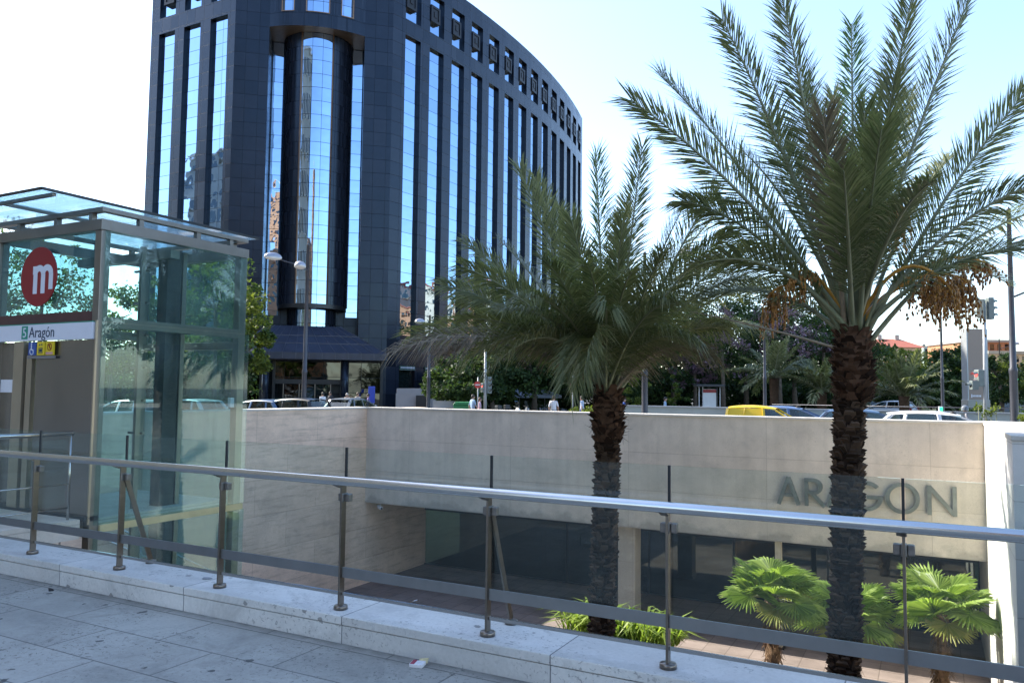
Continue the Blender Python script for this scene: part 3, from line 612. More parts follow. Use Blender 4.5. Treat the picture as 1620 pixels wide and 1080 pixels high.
# ------------------------------------------------------------------ black office building
bd = thing('office_building', 'tall black granite office building with narrow mirrored window strips and a rounded entrance bay', 'building', (-47, 52, ST))
Z0, ZA, ZB2, ZC, ZD, ZTOP = ST, 6.5, 34.0, 35.5, 39.25, 41.0
DEP = 0.36
m_reveal = M('dark_granite_reveal', (0.006, 0.008, 0.014), 0.3, var=0.2, scale=2, spec=0.35)
m_box = M('dark_box_panel', (0.012, 0.013, 0.018), 0.4, var=0.2, scale=2, spec=0.3)
wall_mb, rev_mb = MB(), MB()
def V3(p, z): return (p[0], p[1], z)
def quad(m, a, b, z0, z1, mat=0): m.poly([V3(a, z0), V3(b, z0), V3(b, z1), V3(a, z1)], mat)
bays = []
def bay(P, Q, f0, f1, ground=True):
    """one bay of the facade from P to Q (outside on the right-hand side when walking P->Q reversed)."""
    P, Q = Vector(P), Vector(Q); d = Q-P; L = d.length; d.normalize(); inn = Vector((-d.y, d.x)); 
    A, B = P+d*f0, P+d*f1; Ai, Bi = A+inn*DEP, B+inn*DEP
    quad(wall_mb, P, A, Z0, ZTOP); quad(wall_mb, B, Q, Z0, ZTOP)
    gz = [(1.45, 3.55)] if ground else []
    op = gz + [(ZA, ZB2), (ZC, ZD)]; z = Z0
    for a, b in op:
        quad(wall_mb, A, B, z, a); z = b
        quad(rev_mb, A, Ai, a, b); quad(rev_mb, Bi, B, a, b)
        rev_mb.poly([V3(A, a), V3(B, a), V3(Bi, a), V3(Ai, a)]); rev_mb.poly([V3(Ai, b), V3(Bi, b), V3(B, b), V3(A, b)])
    quad(wall_mb, A, B, z, ZTOP)
    bays.append((A, B, Ai, Bi, d, inn, ground))
YF = 46.7
Lx = [-63.1, -60.3, -57.2, -52.2]
lops = [(-62.0, -59.87), (-58.65, -56.52), (-55.25, -53.12)]
cuts = [-63.1, -59.26, -55.88, -52.2]
for k in range(3): bay((cuts[k], YF), (cuts[k+1], YF), lops[k][0]-cuts[k], lops[k][1]-cuts[k], ground=False)
rev_left, rev_mb = rev_mb, MB()
P = Vector((-41.56, 56.81)); Bc = Vector((-41.9, 55.4)); arcp = [P.copy()]
for k in range(14):
    h = R(8.0-1.6*k); P = P + Vector((math.sin(h), math.cos(h)))*3.3; arcp.append(P.copy())
quad(wall_mb, Bc, arcp[0], Z0, ZTOP)
for k in range(14): bay(arcp[k], arcp[k+1], 0.0, 2.05)
# chamfered entrance corner
Ac = Vector((-52.2, YF)); e = (Bc-Ac).normalized(); nn = Vector((e.y, -e.x))
def ch(t, n=0.0): return Ac + e*t + nn*n
T0, T1, TC = 2.85, 11.0, 6.95
quad(wall_mb, ch(0), ch(T0), Z0, ZTOP); quad(wall_mb, ch(T1), Bc, Z0, ZTOP)
ZS = 33.0
quad(wall_mb, ch(T0), ch(T0, -3), Z0, ZS); quad(wall_mb, ch(T1, -3), ch(T1), Z0, ZS)
SL = [(2.95, 4.0), (9.9, 10.9)]
for a, b in ((T0, SL[0][0]), (SL[0][1], SL[1][0]), (SL[1][1], T1)): quad(wall_mb, ch(a, -3), ch(b, -3), Z0, ZS)
for a, b in SL: quad(wall_mb, ch(a, -3), ch(b, -3), Z0, 8.1)
# back closing walls and roof
back = [tuple(arcp[-1]), (-50, 108), (-63, 118), (-75, 118), (-63.1, YF)]
for i in range(4): quad(wall_mb, back[i], back[i+1], Z0, ZTOP)
wall_mb.build('wall', m_granite, bd); rev_left.build('window_reveal', m_reveal, bd); rev_mb.build('window_reveal', m_reveal, bd)
roof = MB(); roof.poly([V3(p, ZTOP-0.4) for p in [(-63.1, YF), tuple(Ac), tuple(Bc)] + [tuple(p) for p in arcp] + [(-50, 108), (-63, 118), (-75, 118)]]); roof.build('roof', m_dark, bd)
# windows: one sheet of panes each, with a square dark panel hung across every attic window
for i, (A, B, Ai, Bi, d, inn, ground) in enumerate(bays):
    g = inn*0.03
    m = MB(); quad(m, Ai-g, Bi-g, ZA, ZB2); m.build('window', m_mirror, bd)
    m = MB(); quad(m, Ai-g, Bi-g, ZC, ZD); wq = m.build('attic_window', m_mirror, bd)
    side = 0.0 if i >= 3 else 0.55
    c = Ai + d*(0.68+side*1.2) - inn*0.21; cz = (ZC+ZD)/2
    b = MB(); D3, I3 = Vector((d.x, d.y, 0)), Vector((inn.x, inn.y, 0)); cc = Vector((c.x, c.y, cz))
    b.obox(cc, D3*0.66, I3*0.2, Vector((0, 0, 0.8)))
    for k in (-1, 1):
        b.obox(cc - I3*0.23 + D3*k*0.55, D3*0.11, I3*0.04, Vector((0, 0, 0.8))); b.obox(cc - I3*0.23 + Vector((0, 0, k*0.69)), D3*0.44, I3*0.04, Vector((0, 0, 0.11)))
    b.obox(cc - I3*0.22, D3*0.18, I3*0.03, Vector((0, 0, 0.26))); b.build('square_panel', m_box, wq)
    if ground:
        m = MB(); quad(m, Ai-g, Bi-g, 1.45, 3.55); sw = m.build('shop_window', M('dark_shop_pane', (0.012, 0.018, 0.018), 0.05, var=0.3, spec=0.9) if 'dark_shop_pane' not in bpy.data.materials else bpy.data.materials['dark_shop_pane'], bd)
# two shop fascias with illegible pale lettering
for i in (3, 4):
    A, B, Ai, Bi, d, inn, _ = bays[i]; D3, I3 = Vector((d.x, d.y, 0)), Vector((inn.x, inn.y, 0)); m3 = Vector(((A.x+B.x)/2, (A.y+B.y)/2, 3.62))
    f_ = MB().obox(m3 - I3*0.04, D3*1.0, I3*0.04, Vector((0, 0, 0.17))).build('shop_fascia', M('fascia_green', (0.01, 0.06, 0.045), 0.4) if i == 3 else bpy.data.materials['fascia_green'], bd)
    t = MB(); rnd = random.Random(5+i); u = -0.88
    while u < 0.85:
        big_ = u > -0.1; w_ = 0.075 if big_ else 0.05; h_ = (0.09 if big_ else 0.055)*rnd.uniform(.75, 1.15)
        t.obox(m3 - I3*0.083 + D3*(u+w_/2), D3*(w_*0.42), I3*0.003, Vector((0, 0, h_))); u += w_*1.22
    t.build('lettering', m_signw, f_)
    MB().obox(m3 - I3*0.05 - Vector((0, 0, 0.2)), D3*1.0, I3*0.05, Vector((0, 0, 0.012))).build('light_strip', M('pale_trim', (0.4, 0.5, 0.46), 0.5) if i == 3 else bpy.data.materials['pale_trim'], f_)
# rounded glass shaft of the entrance bay, with ring and slimmer foot
def cyl(m, t, n, r, a0, a1, z0, z1, seg, sm=True):
    c = ch(t, n); b = len(m.v)
    for k in range(seg+1):
        a = R(a0+(a1-a0)*k/seg); q = c + e*(r*math.sin(a)) + nn*(r*math.cos(a)); m.v += [V3(q, z0), V3(q, z1)]
    for k in range(seg): m.face((b+2*k, b+2*k+2, b+2*k+3, b+2*k+1), 0, sm)
def cyl_uv(o, t, n, r):
    c = ch(t, n); uv = o.data.uv_layers[0].data; off = Vector(bd['org'])
    for p in o.data.polygons:
        for li in p.loop_indices:
            v = o.data.vertices[o.data.loops[li].vertex_index].co + off; q = Vector((v.x, v.y))-c
            uv[li].uv = (math.atan2(q.dot(e), q.dot(nn))*r+0.45, v.z)
m = MB(); cyl(m, TC, -3.2, 3.05, -25.5, 25.5, 8.95, ZS, 24); cyl_uv(m.build('shaft_glass', m_mirror3, bd), TC, -3.2, 3.05)
m = MB(); cyl(m, TC, -3.2, 3.1, -90, -25.8, 8.95, ZS, 18); cyl(m, TC, -3.2, 3.1, 25.8, 90, 8.95, ZS, 18); m.build('shaft_cladding', m_granite, bd)
m = MB(); cyl(m, TC, -3, 2.1, -35, 35, 4.0, 8.7, 18); cyl_uv(m.build('shaft_glass', m_mirror3, bd), TC, -3, 2.1)
m = MB(); cyl(m, TC, -3, 2.15, -90, -36, 4.0, 8.7, 14); cyl(m, TC, -3, 2.15, 36, 90, 4.0, 8.7, 14); m.build('shaft_cladding', m_granite, bd)
m = MB(); cyl(m, TC, -3, 3.0, -90, 90, 8.62, 8.98, 32); c0 = ch(TC, -3)
for z in (8.62, 8.98): m.poly([V3(c0 + e*(3.0*math.sin(R(a))) + nn*(3.0*math.cos(R(a))), z) for a in range(-90, 91, 6)])
m.build('shaft_ring', m_dark, bd)
m = MB(); c0 = ch(TC, -3); cop = M('copper_mullion', (0.30, 0.17, 0.10), 0.3, 0.9)
for a in (-25.6, 25.6):
    q = c0 - nn*.2 + e*(3.1*math.sin(R(a))) + nn*(3.1*math.cos(R(a))); m.box((q.x-.05, q.y-.05, 8.95), (q.x+.05, q.y+.05, ZS)); 
    m.build('shaft_mullion', cop, bd); m = MB()
for a, b in SL:
    m = MB(); quad(m, ch(a, -3.05), ch(b, -3.05), 8.1, ZS); m.build('slit_window', m_mirror, bd)
# attic drum above the bay
sag, half = 1.0, (T1-T0)/2; rd = (half*half+sag*sag)/(2*sag); nc = sag-rd; amax = math.degrees(math.asin(half/rd))
dm = (T0+T1)/2; drum = MB(); win = [(-20.5, -13.5), (-6.5, 6.5), (13.5, 20.5)]; rr = MB()
def dq(m, a0, a1, z0, z1, r=rd, seg=6): cyl(m, dm, nc, r, a0, a1, z0, z1, seg, False)
dq(drum, -amax, amax, ZS, 34.3, seg=20); dq(drum, -amax, amax, 39.25, ZTOP, seg=20)
prev = -amax
for a, b in win:
    dq(drum, prev, a, 34.3, 39.25); prev = b
dq(drum, prev, amax, 34.3, 39.25)
drum.build('drum_wall', m_granite, bd)
for a, b in win:
    m = MB(); dq(m, a-.3, b+.3, 34.2, 39.3, rd-0.25, 8); cyl_uv(m.build('drum_window', m_mirror3, bd), dm, nc, rd)
    f = MB()
    for aa in (a, b):
        q = ch(dm, nc) + e*(rd*math.sin(R(aa))) + nn*(rd*math.cos(R(aa))); q2 = ch(dm, nc) + e*((rd-.25)*math.sin(R(aa))) + nn*((rd-.25)*math.cos(R(aa)))
        f.bar(V3((q+q2)/2, 34.3), V3((q+q2)/2, 39.25), 0.07, 0.3, up=(nn.x, nn.y, 0))
    for zz in (34.3, 39.25):
        for k in range(4):
            a0, a1 = a+(b-a)*k/4, a+(b-a)*(k+1)/4; q = ch(dm, nc) + e*((rd-.1)*math.sin(R(a0))) + nn*((rd-.1)*math.cos(R(a0))); q2 = ch(dm, nc) + e*((rd-.1)*math.sin(R(a1))) + nn*((rd-.1)*math.cos(R(a1)))
            f.bar(V3(q, zz), V3(q2, zz), 0.3, 0.07)
    f.build('drum_window_frame', cop, bd)
so = MB(); so.poly([V3(ch(T0, -3), ZS+.01), V3(ch(T1, -3), ZS+.01)] + [V3(ch(dm, nc) + e*(rd*math.sin(R(a))) + nn*(rd*math.cos(R(a))), ZS+.01) for a in [amax*(1-k/8) for k in range(17)]])
so.build('drum_soffit', M('warm_bounce_soffit', (0.34, 0.24, 0.17), 0.35, 0.6, var=0.15), bd)  # brown of the warm ground bounce put into the soffit colour
# dark pleated entrance canopy
ca = MB(); zt, zb, zl = 7.0, 4.6, 4.05
tp = [ch(3.55), ch(9.45)]; bt = [ch(0.75, 3.2), ch(13.35, 3.2)]; sd = [ch(0.75, 0), ch(13.35, 0)]
ca.poly([V3(bt[0], zb), V3(bt[1], zb), V3(tp[1], zt), V3(tp[0], zt)]); ca.poly([V3(bt[1], zb), V3(sd[1], zb), V3(tp[1], zt)]); ca.poly([V3(sd[0], zb), V3(bt[0], zb), V3(tp[0], zt)])
quad(ca, bt[0], bt[1], zl, zb); quad(ca, bt[1], sd[1], zl, zb); quad(ca, sd[0], bt[0], zl, zb)
ca.poly([V3(bt[0], zl), V3(sd[0], zl), V3(sd[1], zl), V3(bt[1], zl)])
cn = ca.build('canopy', M('canopy_blue_black', (0.022, 0.028, 0.05), 0.42, var=0.25, scale=1.5, spec=0.6), bd)
rb_ = MB()
for k in range(13):
    f = k/12; a = bt[0].lerp(bt[1], f); b = tp[0].lerp(tp[1], f)
    rb_.bar(V3(a, zb+.02), V3(b, zt+.02), .04, .05); rb_.bar(V3(a+nn*.02, zl), V3(a+nn*.02, zb), .05, .05, up=(nn.x, nn.y, 0))
for f in (0.33, 0.62): rb_.bar(V3(bt[0].lerp(tp[0], f), zb+(zt-zb)*f+.02), V3(bt[1].lerp(tp[1], f), zb+(zt-zb)*f+.02), .05, .05)
rb_.bar(V3(bt[1], zb), V3(tp[1], zt), .07, .07); rb_.bar(V3(bt[0], zb), V3(tp[0], zt), .07, .07)
rb_.build('canopy_rib', M('canopy_seam', (0.05, 0.06, 0.09), 0.35, var=0.2, spec=0.7), cn)
# entrance: dark frames and glass under the canopy
m_ent = mat_mirror('entrance_panes', (0.07, 0.078, 0.08), 1.6, 1.3, wob=0.02, line=0.03, rough=0.03)
for a, b in ((1.0, 3.0), (4.2, 9.6), (10.3, 13.0)):
    m = MB(); quad(m, ch(a, 0.25), ch(b, 0.25), ST+2.35 if a == 4.2 else ST, zl); m.build('entrance_glass', m_ent, bd)
m = MB()
for t in (0.9, 3.05, 4.1, 9.7, 10.2, 13.1): q0, q1 = ch(t-.09, .2), ch(t+.09, .2); c = ch(t, .25); m.bar(V3(c, ST), V3(c, zl), .22, .3, up=(nn.x, nn.y, 0))
m.bar(V3(ch(4.1, .3), ST+2.5), V3(ch(9.7, .3), ST+2.5), .3, .4); m.build('entrance_frame', m_dark, bd)
m = MB()
for t in (4.9, 6.2, 7.5, 8.8): c = ch(t, .35); m.bar(V3(c, ST), V3(c, ST+2.3), .07, .08, up=(nn.x, nn.y, 0))
m.build('door_frame', m_frame, bd)
for a in (5.0, 6.3, 7.6): m = MB(); quad(m, ch(a, .3), ch(a+1.1, .3), ST+.05, ST+2.25); m.build('entrance_door', m_ent, bd)
for t in (3.6, 9.95): 
    c = ch(t, 2.4); MB().tube([V3(c, ST), V3(c, zl)], 0.28, 20).build('entrance_column', m_granite, bd)

# ------------------------------------------------------------------ buildings outside the frame, seen in the mirrored panes, one of them added to shade the plaza
def block(name, label, lo, hi, wallm, z1, floors, cols, roofm=None, glass=None, faces=('S', 'N', 'E', 'W')):
    b = thing(name, label, 'building', ((lo[0]+hi[0])/2, (lo[1]+hi[1])/2, ST))
    MB().box((lo[0], lo[1], ST), (hi[0], hi[1], z1)).build('wall', wallm, b)
    MB().box((lo[0]-.3, lo[1]-.3, z1+.002), (hi[0]+.3, hi[1]+.3, z1+.5)).build('roof', roofm or m_conc, b)
    fh = (z1-ST)/floors; wm = glass or m_ent
    for side in faces:
        m = MB(); s = MB()
        x0, x1 = (lo[0], hi[0]) if side in 'SN' else (lo[1], hi[1]); n = cols if side in 'SN' else max(2, int(cols*(hi[1]-lo[1])/(hi[0]-lo[0])))
        for f in range(floors):
            for k in range(n):
                u0 = x0+(x1-x0)*(k+.28)/n; u1 = x0+(x1-x0)*(k+.72)/n; za = ST+fh*(f+.3); zb_ = ST+fh*(f+.82)
                o = {'S': lo[1]-.02, 'N': hi[1]+.02, 'E': hi[0]+.02, 'W': lo[0]-.02}[side]; sg = -1 if side in 'SW' else 1
                if side in 'SN': m.box((u0, min(o, o+.02*sg), za), (u1, max(o, o+.02*sg), zb_)); s.box((u0-.2, min(o, o+.9*sg), za-.15), (u1+.2, max(o, o+.9*sg), za-.02)) if (k+f) % 2 == 0 else None
                else: m.box((min(o, o+.02*sg), u0, za), (max(o, o+.02*sg), u1, zb_)); s.box((min(o, o+.9*sg), u0-.2, za-.15), (max(o, o+.9*sg), u1+.2, za-.02)) if (k+f) % 2 == 0 else None
        w_ = m.build('windows', wm, b); w_['kind'] = 'stuff'
        if s.v: s.build('balconies', wallm, b)['kind'] = 'stuff'
    return b
m_brick = M('orange_brick', (0.42, 0.20, 0.10), 0.85, var=0.18, scale=0.6); m_cream = M('cream_render', (0.55, 0.46, 0.34), 0.85, var=0.12, scale=0.4)
m_greyst = M('grey_render', (0.36, 0.35, 0.31), 0.85, var=0.12, scale=0.4); m_tile = M('red_roof_tiles', (0.30, 0.09, 0.055), 0.8, var=0.2, scale=3)
block('apartment_building', 'long beige block added out of view left of the plaza to shade the railing', (-54, -60), (-34, 16.5), m_cream, 46, 9, 6)  # unseen block, added and sized to keep sun off plaza and railing
block('apartment_building', 'grey apartment block with balconies reflected in the left mirrored window strips', (-112, -22), (-62, 4), m_greyst, 41, 13, 12, faces=('N', 'E'))
block('apartment_building', 'orange brick apartment block behind the plaza reflected in the round entrance bay', (-2, -72), (26, -52), m_brick, 36, 11, 8, faces=('N', 'W'))
block('apartment_building', 'slender orange brick tower behind the plaza reflected in the curved glass shaft', (32, -70), (44, -56), m_brick, 58, 18, 4, faces=('N', 'W'))
for k, (x, y, w_, d_, h_, m_) in enumerate(((26, 98, 18, 16, 19, m_brick), (27, 117, 18, 22, 24, m_cream), (30, 142, 20, 28, 21, m_brick), (33, 173, 22, 38, 31, m_cream))):
    block('terraced_house', ['orange brick house', 'cream rendered block', 'far orange brick block', 'cream block with wide balconies'][k] + ' beyond the right edge reflected in the curved facade', (x, y), (x+w_, y+d_), m_, h_, max(3, int(h_/3)), 5, m_tile, faces=('W', 'S'))
# far buildings seen past the right palm
def farblock(name, label, xa, xb, d, ytop, wallm, floors, cols, roofh=0, depth=14):
    a, b_ = px(xa, 600, d), px(xb, 600, d); zt_ = px((xa+xb)/2, ytop, d).z; u = Vector((b_.x-a.x, b_.y-a.y, 0)); L = u.length; u.normalize(); v = Vector((-u.y, u.x, 0))
    t = thing(name, label, 'building', (a.x, a.y, ST)); P = lambda s, q, z: Vector((a.x, a.y, 0)) + u*s + v*q + Vector((0, 0, z))
    MB().obox(P(L/2, depth/2, (zt_+ST)/2), u*L/2, v*depth/2, Vector((0, 0, (zt_-ST)/2))).build('wall', wallm, t)
    if roofh:
        r_ = MB(); q = [P(-.6, -.8, zt_), P(L+.6, -.8, zt_), P(L+.6, depth+.8, zt_), P(-.6, depth+.8, zt_), P(2, depth/2, zt_+roofh), P(L-2, depth/2, zt_+roofh)]
        b0 = len(r_.v); r_.v += [tuple(x) for x in q]
        for f in ((0,1,5,4), (1,2,5), (2,3,4,5), (3,0,4), (3,2,1,0)): r_.face([b0+i for i in f])
        rf = r_.build('roof', m_tile, t)
        for k in range(4): s = L*(k+.7)/4.4; MB().obox(P(s, depth*.45, zt_+roofh*.9), u*.5, v*.5, Vector((0, 0, 1.2))).build('chimney', m_greyst, rf)
    else: MB().obox(P(L/2, depth/2, zt_+.25), u*(L/2+.3), v*(depth/2+.3), Vector((0, 0, .24))).build('roof', m_greyst, t)
    fh = (zt_-ST)/floors
    for f in range(floors):
        for k in range(cols):
            MB().obox(P(L*(k+.5)/cols, -.03, ST+fh*(f+.56)), u*(L/cols*.26), v*.03, Vector((0, 0, fh*.28))).build('window', m_ent, t)
        if f: MB().obox(P(L/2, -.5, ST+fh*(f+.1)), u*(L/2*.96), v*.5, Vector((0, 0, .12))).build('balcony', wallm, t)
    return t
farblock('apartment_block', 'long distant block with a red tiled roof behind the low palm', 1335, 1459, 190, 549, m_cream, 4, 10, 2.6)
farblock('greenhouse_block', 'low pale green flat roofed block next to the red roofed block', 1462, 1524, 210, 547, M('pale_green_render', (0.42, 0.5, 0.44), 0.8), 3, 6)
farblock('apartment_block', 'beige block with balconies behind the lamp post at the right edge', 1566, 1640, 120, 560, m_cream, 5, 6)
farblock('apartment_block', 'orange brick top of a block behind the tall pillar at the right', 1530, 1600, 150, 541, m_brick, 6, 6)

# ------------------------------------------------------------------ palms
m_fr = mat_leaf('date_frond', (0.095, 0.115, 0.055), (0.225, 0.235, 0.135), trans=0.3, rough=0.42, scale=0.7)
m_fr_y = mat_leaf('young_frond', (0.07, 0.13, 0.05), (0.15, 0.22, 0.09), trans=0.4, rough=0.4, scale=0.7)
m_fr_b = mat_leaf('dry_frond', (0.14, 0.115, 0.085), (0.28, 0.23, 0.17), trans=0.15, rough=0.7, scale=0.9)
m_rach = M('frond_stalk', (0.19, 0.20, 0.11), 0.5, var=0.25, scale=1.5)
m_rach_b = M('dry_stalk', (0.26, 0.20, 0.13), 0.65, var=0.25, scale=1.5)
m_trunk = mat_leaf('palm_trunk_scars', (0.026, 0.016, 0.011), (0.125, 0.08, 0.052), trans=0.0, rough=0.95, scale=4, spec=0.1)
m_boot = mat_leaf('palm_boots', (0.022, 0.012, 0.008), (0.12, 0.066, 0.04), trans=0.0, rough=0.95, scale=4, spec=0.1)
m_fruit = M('ripe_dates', (0.27, 0.125, 0.03), 0.4, var=0.7, scale=9); m_stalk = M('orange_fruit_stalk', (0.56, 0.26, 0.03), 0.5, var=0.25, scale=4)
def bez(a, b, c, t): return a*(1-t)**2 + b*2*t*(1-t) + c*t*t
def frond(name, parent, P0, tip, arch, rnd, mat, rmat, leaf=0.5, n=60, spread=1.0, droop=0.25, bare=0.16, wid=0.026, rr=0.028, tw=None):
    """one pinnate leaf: curved tapering midrib with two ranks of narrow folded leaflets."""
    P0, tip = Vector(P0), Vector(tip); L = (tip-P0).length
    Pc = P0.lerp(tip, 0.5) + Vector((0, 0, L*arch)) ; m = MB()
    K = 16; pts = [bez(P0, Pc, tip, k/K) for k in range(K+1)]
    m.tube(pts, [rr*(1-0.9*k/K)+0.003 for k in range(K+1)], 5, 1)
    twist = rnd.uniform(-.35, .35) if tw is None else tw*rnd.choice((-1, 1))*rnd.uniform(.75, 1.15)
    for i in range(n):
        t = bare + (1-bare)*(i+rnd.uniform(-.3, .3))/n; t = min(max(t, 0.02), 0.998); p = bez(P0, Pc, tip, t)
        T = ((Pc-P0)*(1-t)*2 + (tip-Pc)*2*t).normalized(); up = Vector((0, 0, 1)); S = T.cross(up)
        if S.length < 0.15: S = T.cross(Vector((0.3, 1, 0)))
        S.normalize(); N = S.cross(T).normalized()
        a = twist*(1-t*.15); S2 = S*math.cos(a)+N*math.sin(a); N2 = N*math.cos(a)-S*math.sin(a)
        env = min(1.0, 0.45+2.2*(t-bare)) * (1.0-0.38*max(0, (t-.5)/.5)**1.5); ll = leaf*env*rnd.uniform(.82, 1.1)
        ang = R(66-40*t)*spread
        for sg in (-1, 1):
            if rnd.random() < 0.04: continue
            jit = Vector((rnd.uniform(-.17, .17), rnd.uniform(-.17, .17), rnd.uniform(-.17, .17)))
            D = (T*math.cos(ang) + S2*sg*math.sin(ang)*.9 + N2*(.34 if i % 2 else .12) + jit).normalized()
            q1 = p + D*ll*.45; q2 = p + D*ll*.98 - Vector((0, 0, ll*droop*rnd.uniform(.6, 1.4)))
            W = D.cross(N2).normalized()*(wid*.5*rnd.uniform(.8, 1.2)); Fd = N2*(wid*.22)
            b = len(m.v); m.v += [tuple(p-W*.45), tuple(p+W*.45), tuple(q1+W+Fd), tuple(q1-W+Fd), tuple(q2)]
            m.face((b, b+1, b+2, b+3)); m.face((b+3, b+2, b+4))
    return m.build(name, [mat, rmat], parent)
def palm_trunk(parent, base, top, r0, r1, rnd, boot=0.9, seed=0, lean=0.05):
    base, top = Vector(base), Vector(top); Hh = (top-base).length; m = MB()
    cen = lambda t: base.lerp(top, t) + Vector((math.sin(t*3.0+seed)*lean, math.cos(t*2.6+seed)*lean*.6, 0))*math.sin(math.pi*t)
    rad = lambda t: r0 + (r1-r0)*t
    K = 60; m.tube([cen(k/K) for k in range(K+1)], [rad(k/K)*(.9+.05*math.sin(k*2.1)) for k in range(K+1)], 18, 0)
    rows = int(Hh/0.068)
    for j in range(rows):                                       # leaf scars: overlapping chipped scales in spirals
        t = (j+.5)/rows; c = cen(t); r = rad(t); nn_ = 9
        for k in range(nn_):
            a = 2*math.pi*(k+.5*(j % 2)+.13*j)/nn_ + rnd.uniform(-.3, .3); o = Vector((math.cos(a), math.sin(a), 0)); s = Vector((-o.y, o.x, 0)); zz = Vector((0, 0, 1))
            w_ = r*0.32*rnd.uniform(.55, 1.5); h = 0.06*rnd.uniform(.5, 1.5); d = rnd.uniform(.005, .075); p = c + zz*rnd.uniform(-.05, .05)
            b = len(m.v); m.v += [tuple(p+o*r*.86-s*w_-zz*h), tuple(p+o*r*.86+s*w_-zz*h), tuple(p+o*(r+d)+s*w_*.8+zz*h*.45), tuple(p+o*(r+d)-s*w_*.8+zz*h*.45), tuple(p+o*r*.84-s*w_*.5+zz*h), tuple(p+o*r*.84+s*w_*.5+zz*h)]
            m.face((b, b+1, b+2, b+3)); m.face((b+3, b+2, b+5, b+4)); m.face((b, b+3, b+4)); m.face((b+1, b+5, b+2))
    m.build('trunk', m_trunk, parent)
    m = MB(); rb_ = r1*1.15                                        # crownshaft of old leaf bases
    m.lathe([(rb_*.8, -boot), (rb_*1.05, -boot*.75), (rb_*1.15, -boot*.3), (rb_*.95, 0), (rb_*.5, .25)], tuple(top), 16)
    for j in range(19):
        z = -boot+boot*1.12*j/18; sc = 1.05+.22*math.sin(math.pi*min(1, (j+1)/16))
        for k in range(10):
            a = 2*math.pi*(k+.5*(j % 2)+rnd.uniform(-.2, .2))/10; o = Vector((math.cos(a), math.sin(a), 0)); s = Vector((-o.y, o.x, 0)); zz = Vector((0, 0, 1)); p = top + zz*(z+rnd.uniform(-.05, .05)) + o*rb_*sc*.82
            w_, h, d = rb_*.36*rnd.uniform(.6, 1.3), rnd.uniform(.04, .10), rnd.uniform(.03, .14)
            b = len(m.v); m.v += [tuple(p-s*w_-zz*h*.6), tuple(p+s*w_-zz*h*.6), tuple(p+o*d+s*w_*.45+zz*h), tuple(p+o*d-s*w_*.45+zz*h), tuple(p-s*w_*.4+zz*h*.8-o*.05), tuple(p+s*w_*.4+zz*h*.8-o*.05)]
            m.face((b, b+1, b+2, b+3)); m.face((b+3, b+2, b+5, b+4)); m.face((b, b+3, b+4)); m.face((b+1, b+5, b+2))
    for k in range(120):                                         # ragged fibre
        a = rnd.uniform(0, 6.283); o = Vector((math.cos(a), math.sin(a), 0)); z = rnd.uniform(-boot, 0); p = top + o*rb_*rnd.uniform(1.0, 1.25) + Vector((0, 0, z))
        q = p + o*rnd.uniform(.02, .12) + Vector((rnd.uniform(-.1, .1), rnd.uniform(-.1, .1), rnd.uniform(-.16, .1))); m.tube([p, q], [.006, .002], 3, 0, False)
    m.build('leaf_bases', m_boot, parent)
def fruit(parent, P0, mid_, end, rnd, nst=46, fall=0.55, spread_=0.32, dates=6, small=False):
    P0, mid_, end = map(Vector, (P0, mid_, end)); m = MB(); pts = [bez(P0, mid_, end, k/12) for k in range(13)]
    m.tube(pts, [.036-.016*k/12 for k in range(13)], 6); d = MB()
    for k in range(nst):
        t = rnd.uniform(.72, 1.0); p = bez(P0, mid_, end, t); a = rnd.uniform(0, 6.283); rr_ = spread_*math.sqrt(rnd.random())
        q = p + Vector((rr_*math.cos(a), rr_*math.sin(a), -fall*rnd.uniform(.35, 1.0))); c = p.lerp(q, .5) + Vector((rr_*math.cos(a)*.5, rr_*math.sin(a)*.5, fall*.22))
        s = [bez(p, c, q, j/5) for j in range(6)]; m.tube(s, .0045, 3, 0, False)
        for j in range(dates):
            u = rnd.uniform(.3, 1.0); pt = bez(p, c, q, u) + Vector((rnd.uniform(-.02, .02), rnd.uniform(-.02, .02), rnd.uniform(-.03, 0)))
            sz = rnd.uniform(1.0, 1.5); d.lathe([(0, .024*sz), (.013*sz, .012*sz), (.015*sz, -.004*sz), (.009*sz, -.02*sz), (0, -.026*sz)], tuple(pt), 5, 0)
    o = m.build('fruit_stalk', m_stalk, parent); dd = d.build('dates', m_fruit, o); dd['kind'] = 'stuff'

def spread_tip(P0, px_, py_, D, dz): return px(px_, py_, D+dz)
# right date palm
rnd = random.Random(11); D1 = 13.0
top1 = px(1349, 535, D1); base1 = Vector((px(1322, 1062, D1).x-.02, px(1322, 1062, D1).y, PZ))
p1 = thing('date_palm', 'taller date palm on the right with hanging bunches of ripe dates', 'palm tree', base1)
palm_trunk(p1, base1, top1, 0.235, 0.225, rnd, 1.0, 1)
tips1 = [(998,158,-.6,.08,0),(1045,120,.9,.09,0),(1142,30,.1,.06,0),(1236,-8,-.5,.05,0),(1347,38,1.0,.0,1),(1452,-48,.5,.04,0),(1532,2,-.3,.05,0),(1636,132,.2,.07,0),
 (1655,285,-.8,.16,0),(1660,330,.6,.14,0),(1645,395,-1.4,.2,0),(1600,452,1.2,.24,0),(1078,318,.5,.18,0),(1100,420,-.9,.24,0),(1125,470,1.1,.24,0),
 (1318,150,2.8,.05,0),(1440,150,3.0,.07,0),(1395,205,-2.6,.12,0),(1302,185,-1.9,.08,2),(1335,270,-2.6,.10,0),(1470,290,-2.8,.16,0),(1215,190,2.4,.10,0),(1505,250,2.4,.12,0),(1175,240,1.8,.12,0),(1368,175,-1.4,.03,0),(1268,140,.4,.06,0),(1415,120,.2,.04,0)]
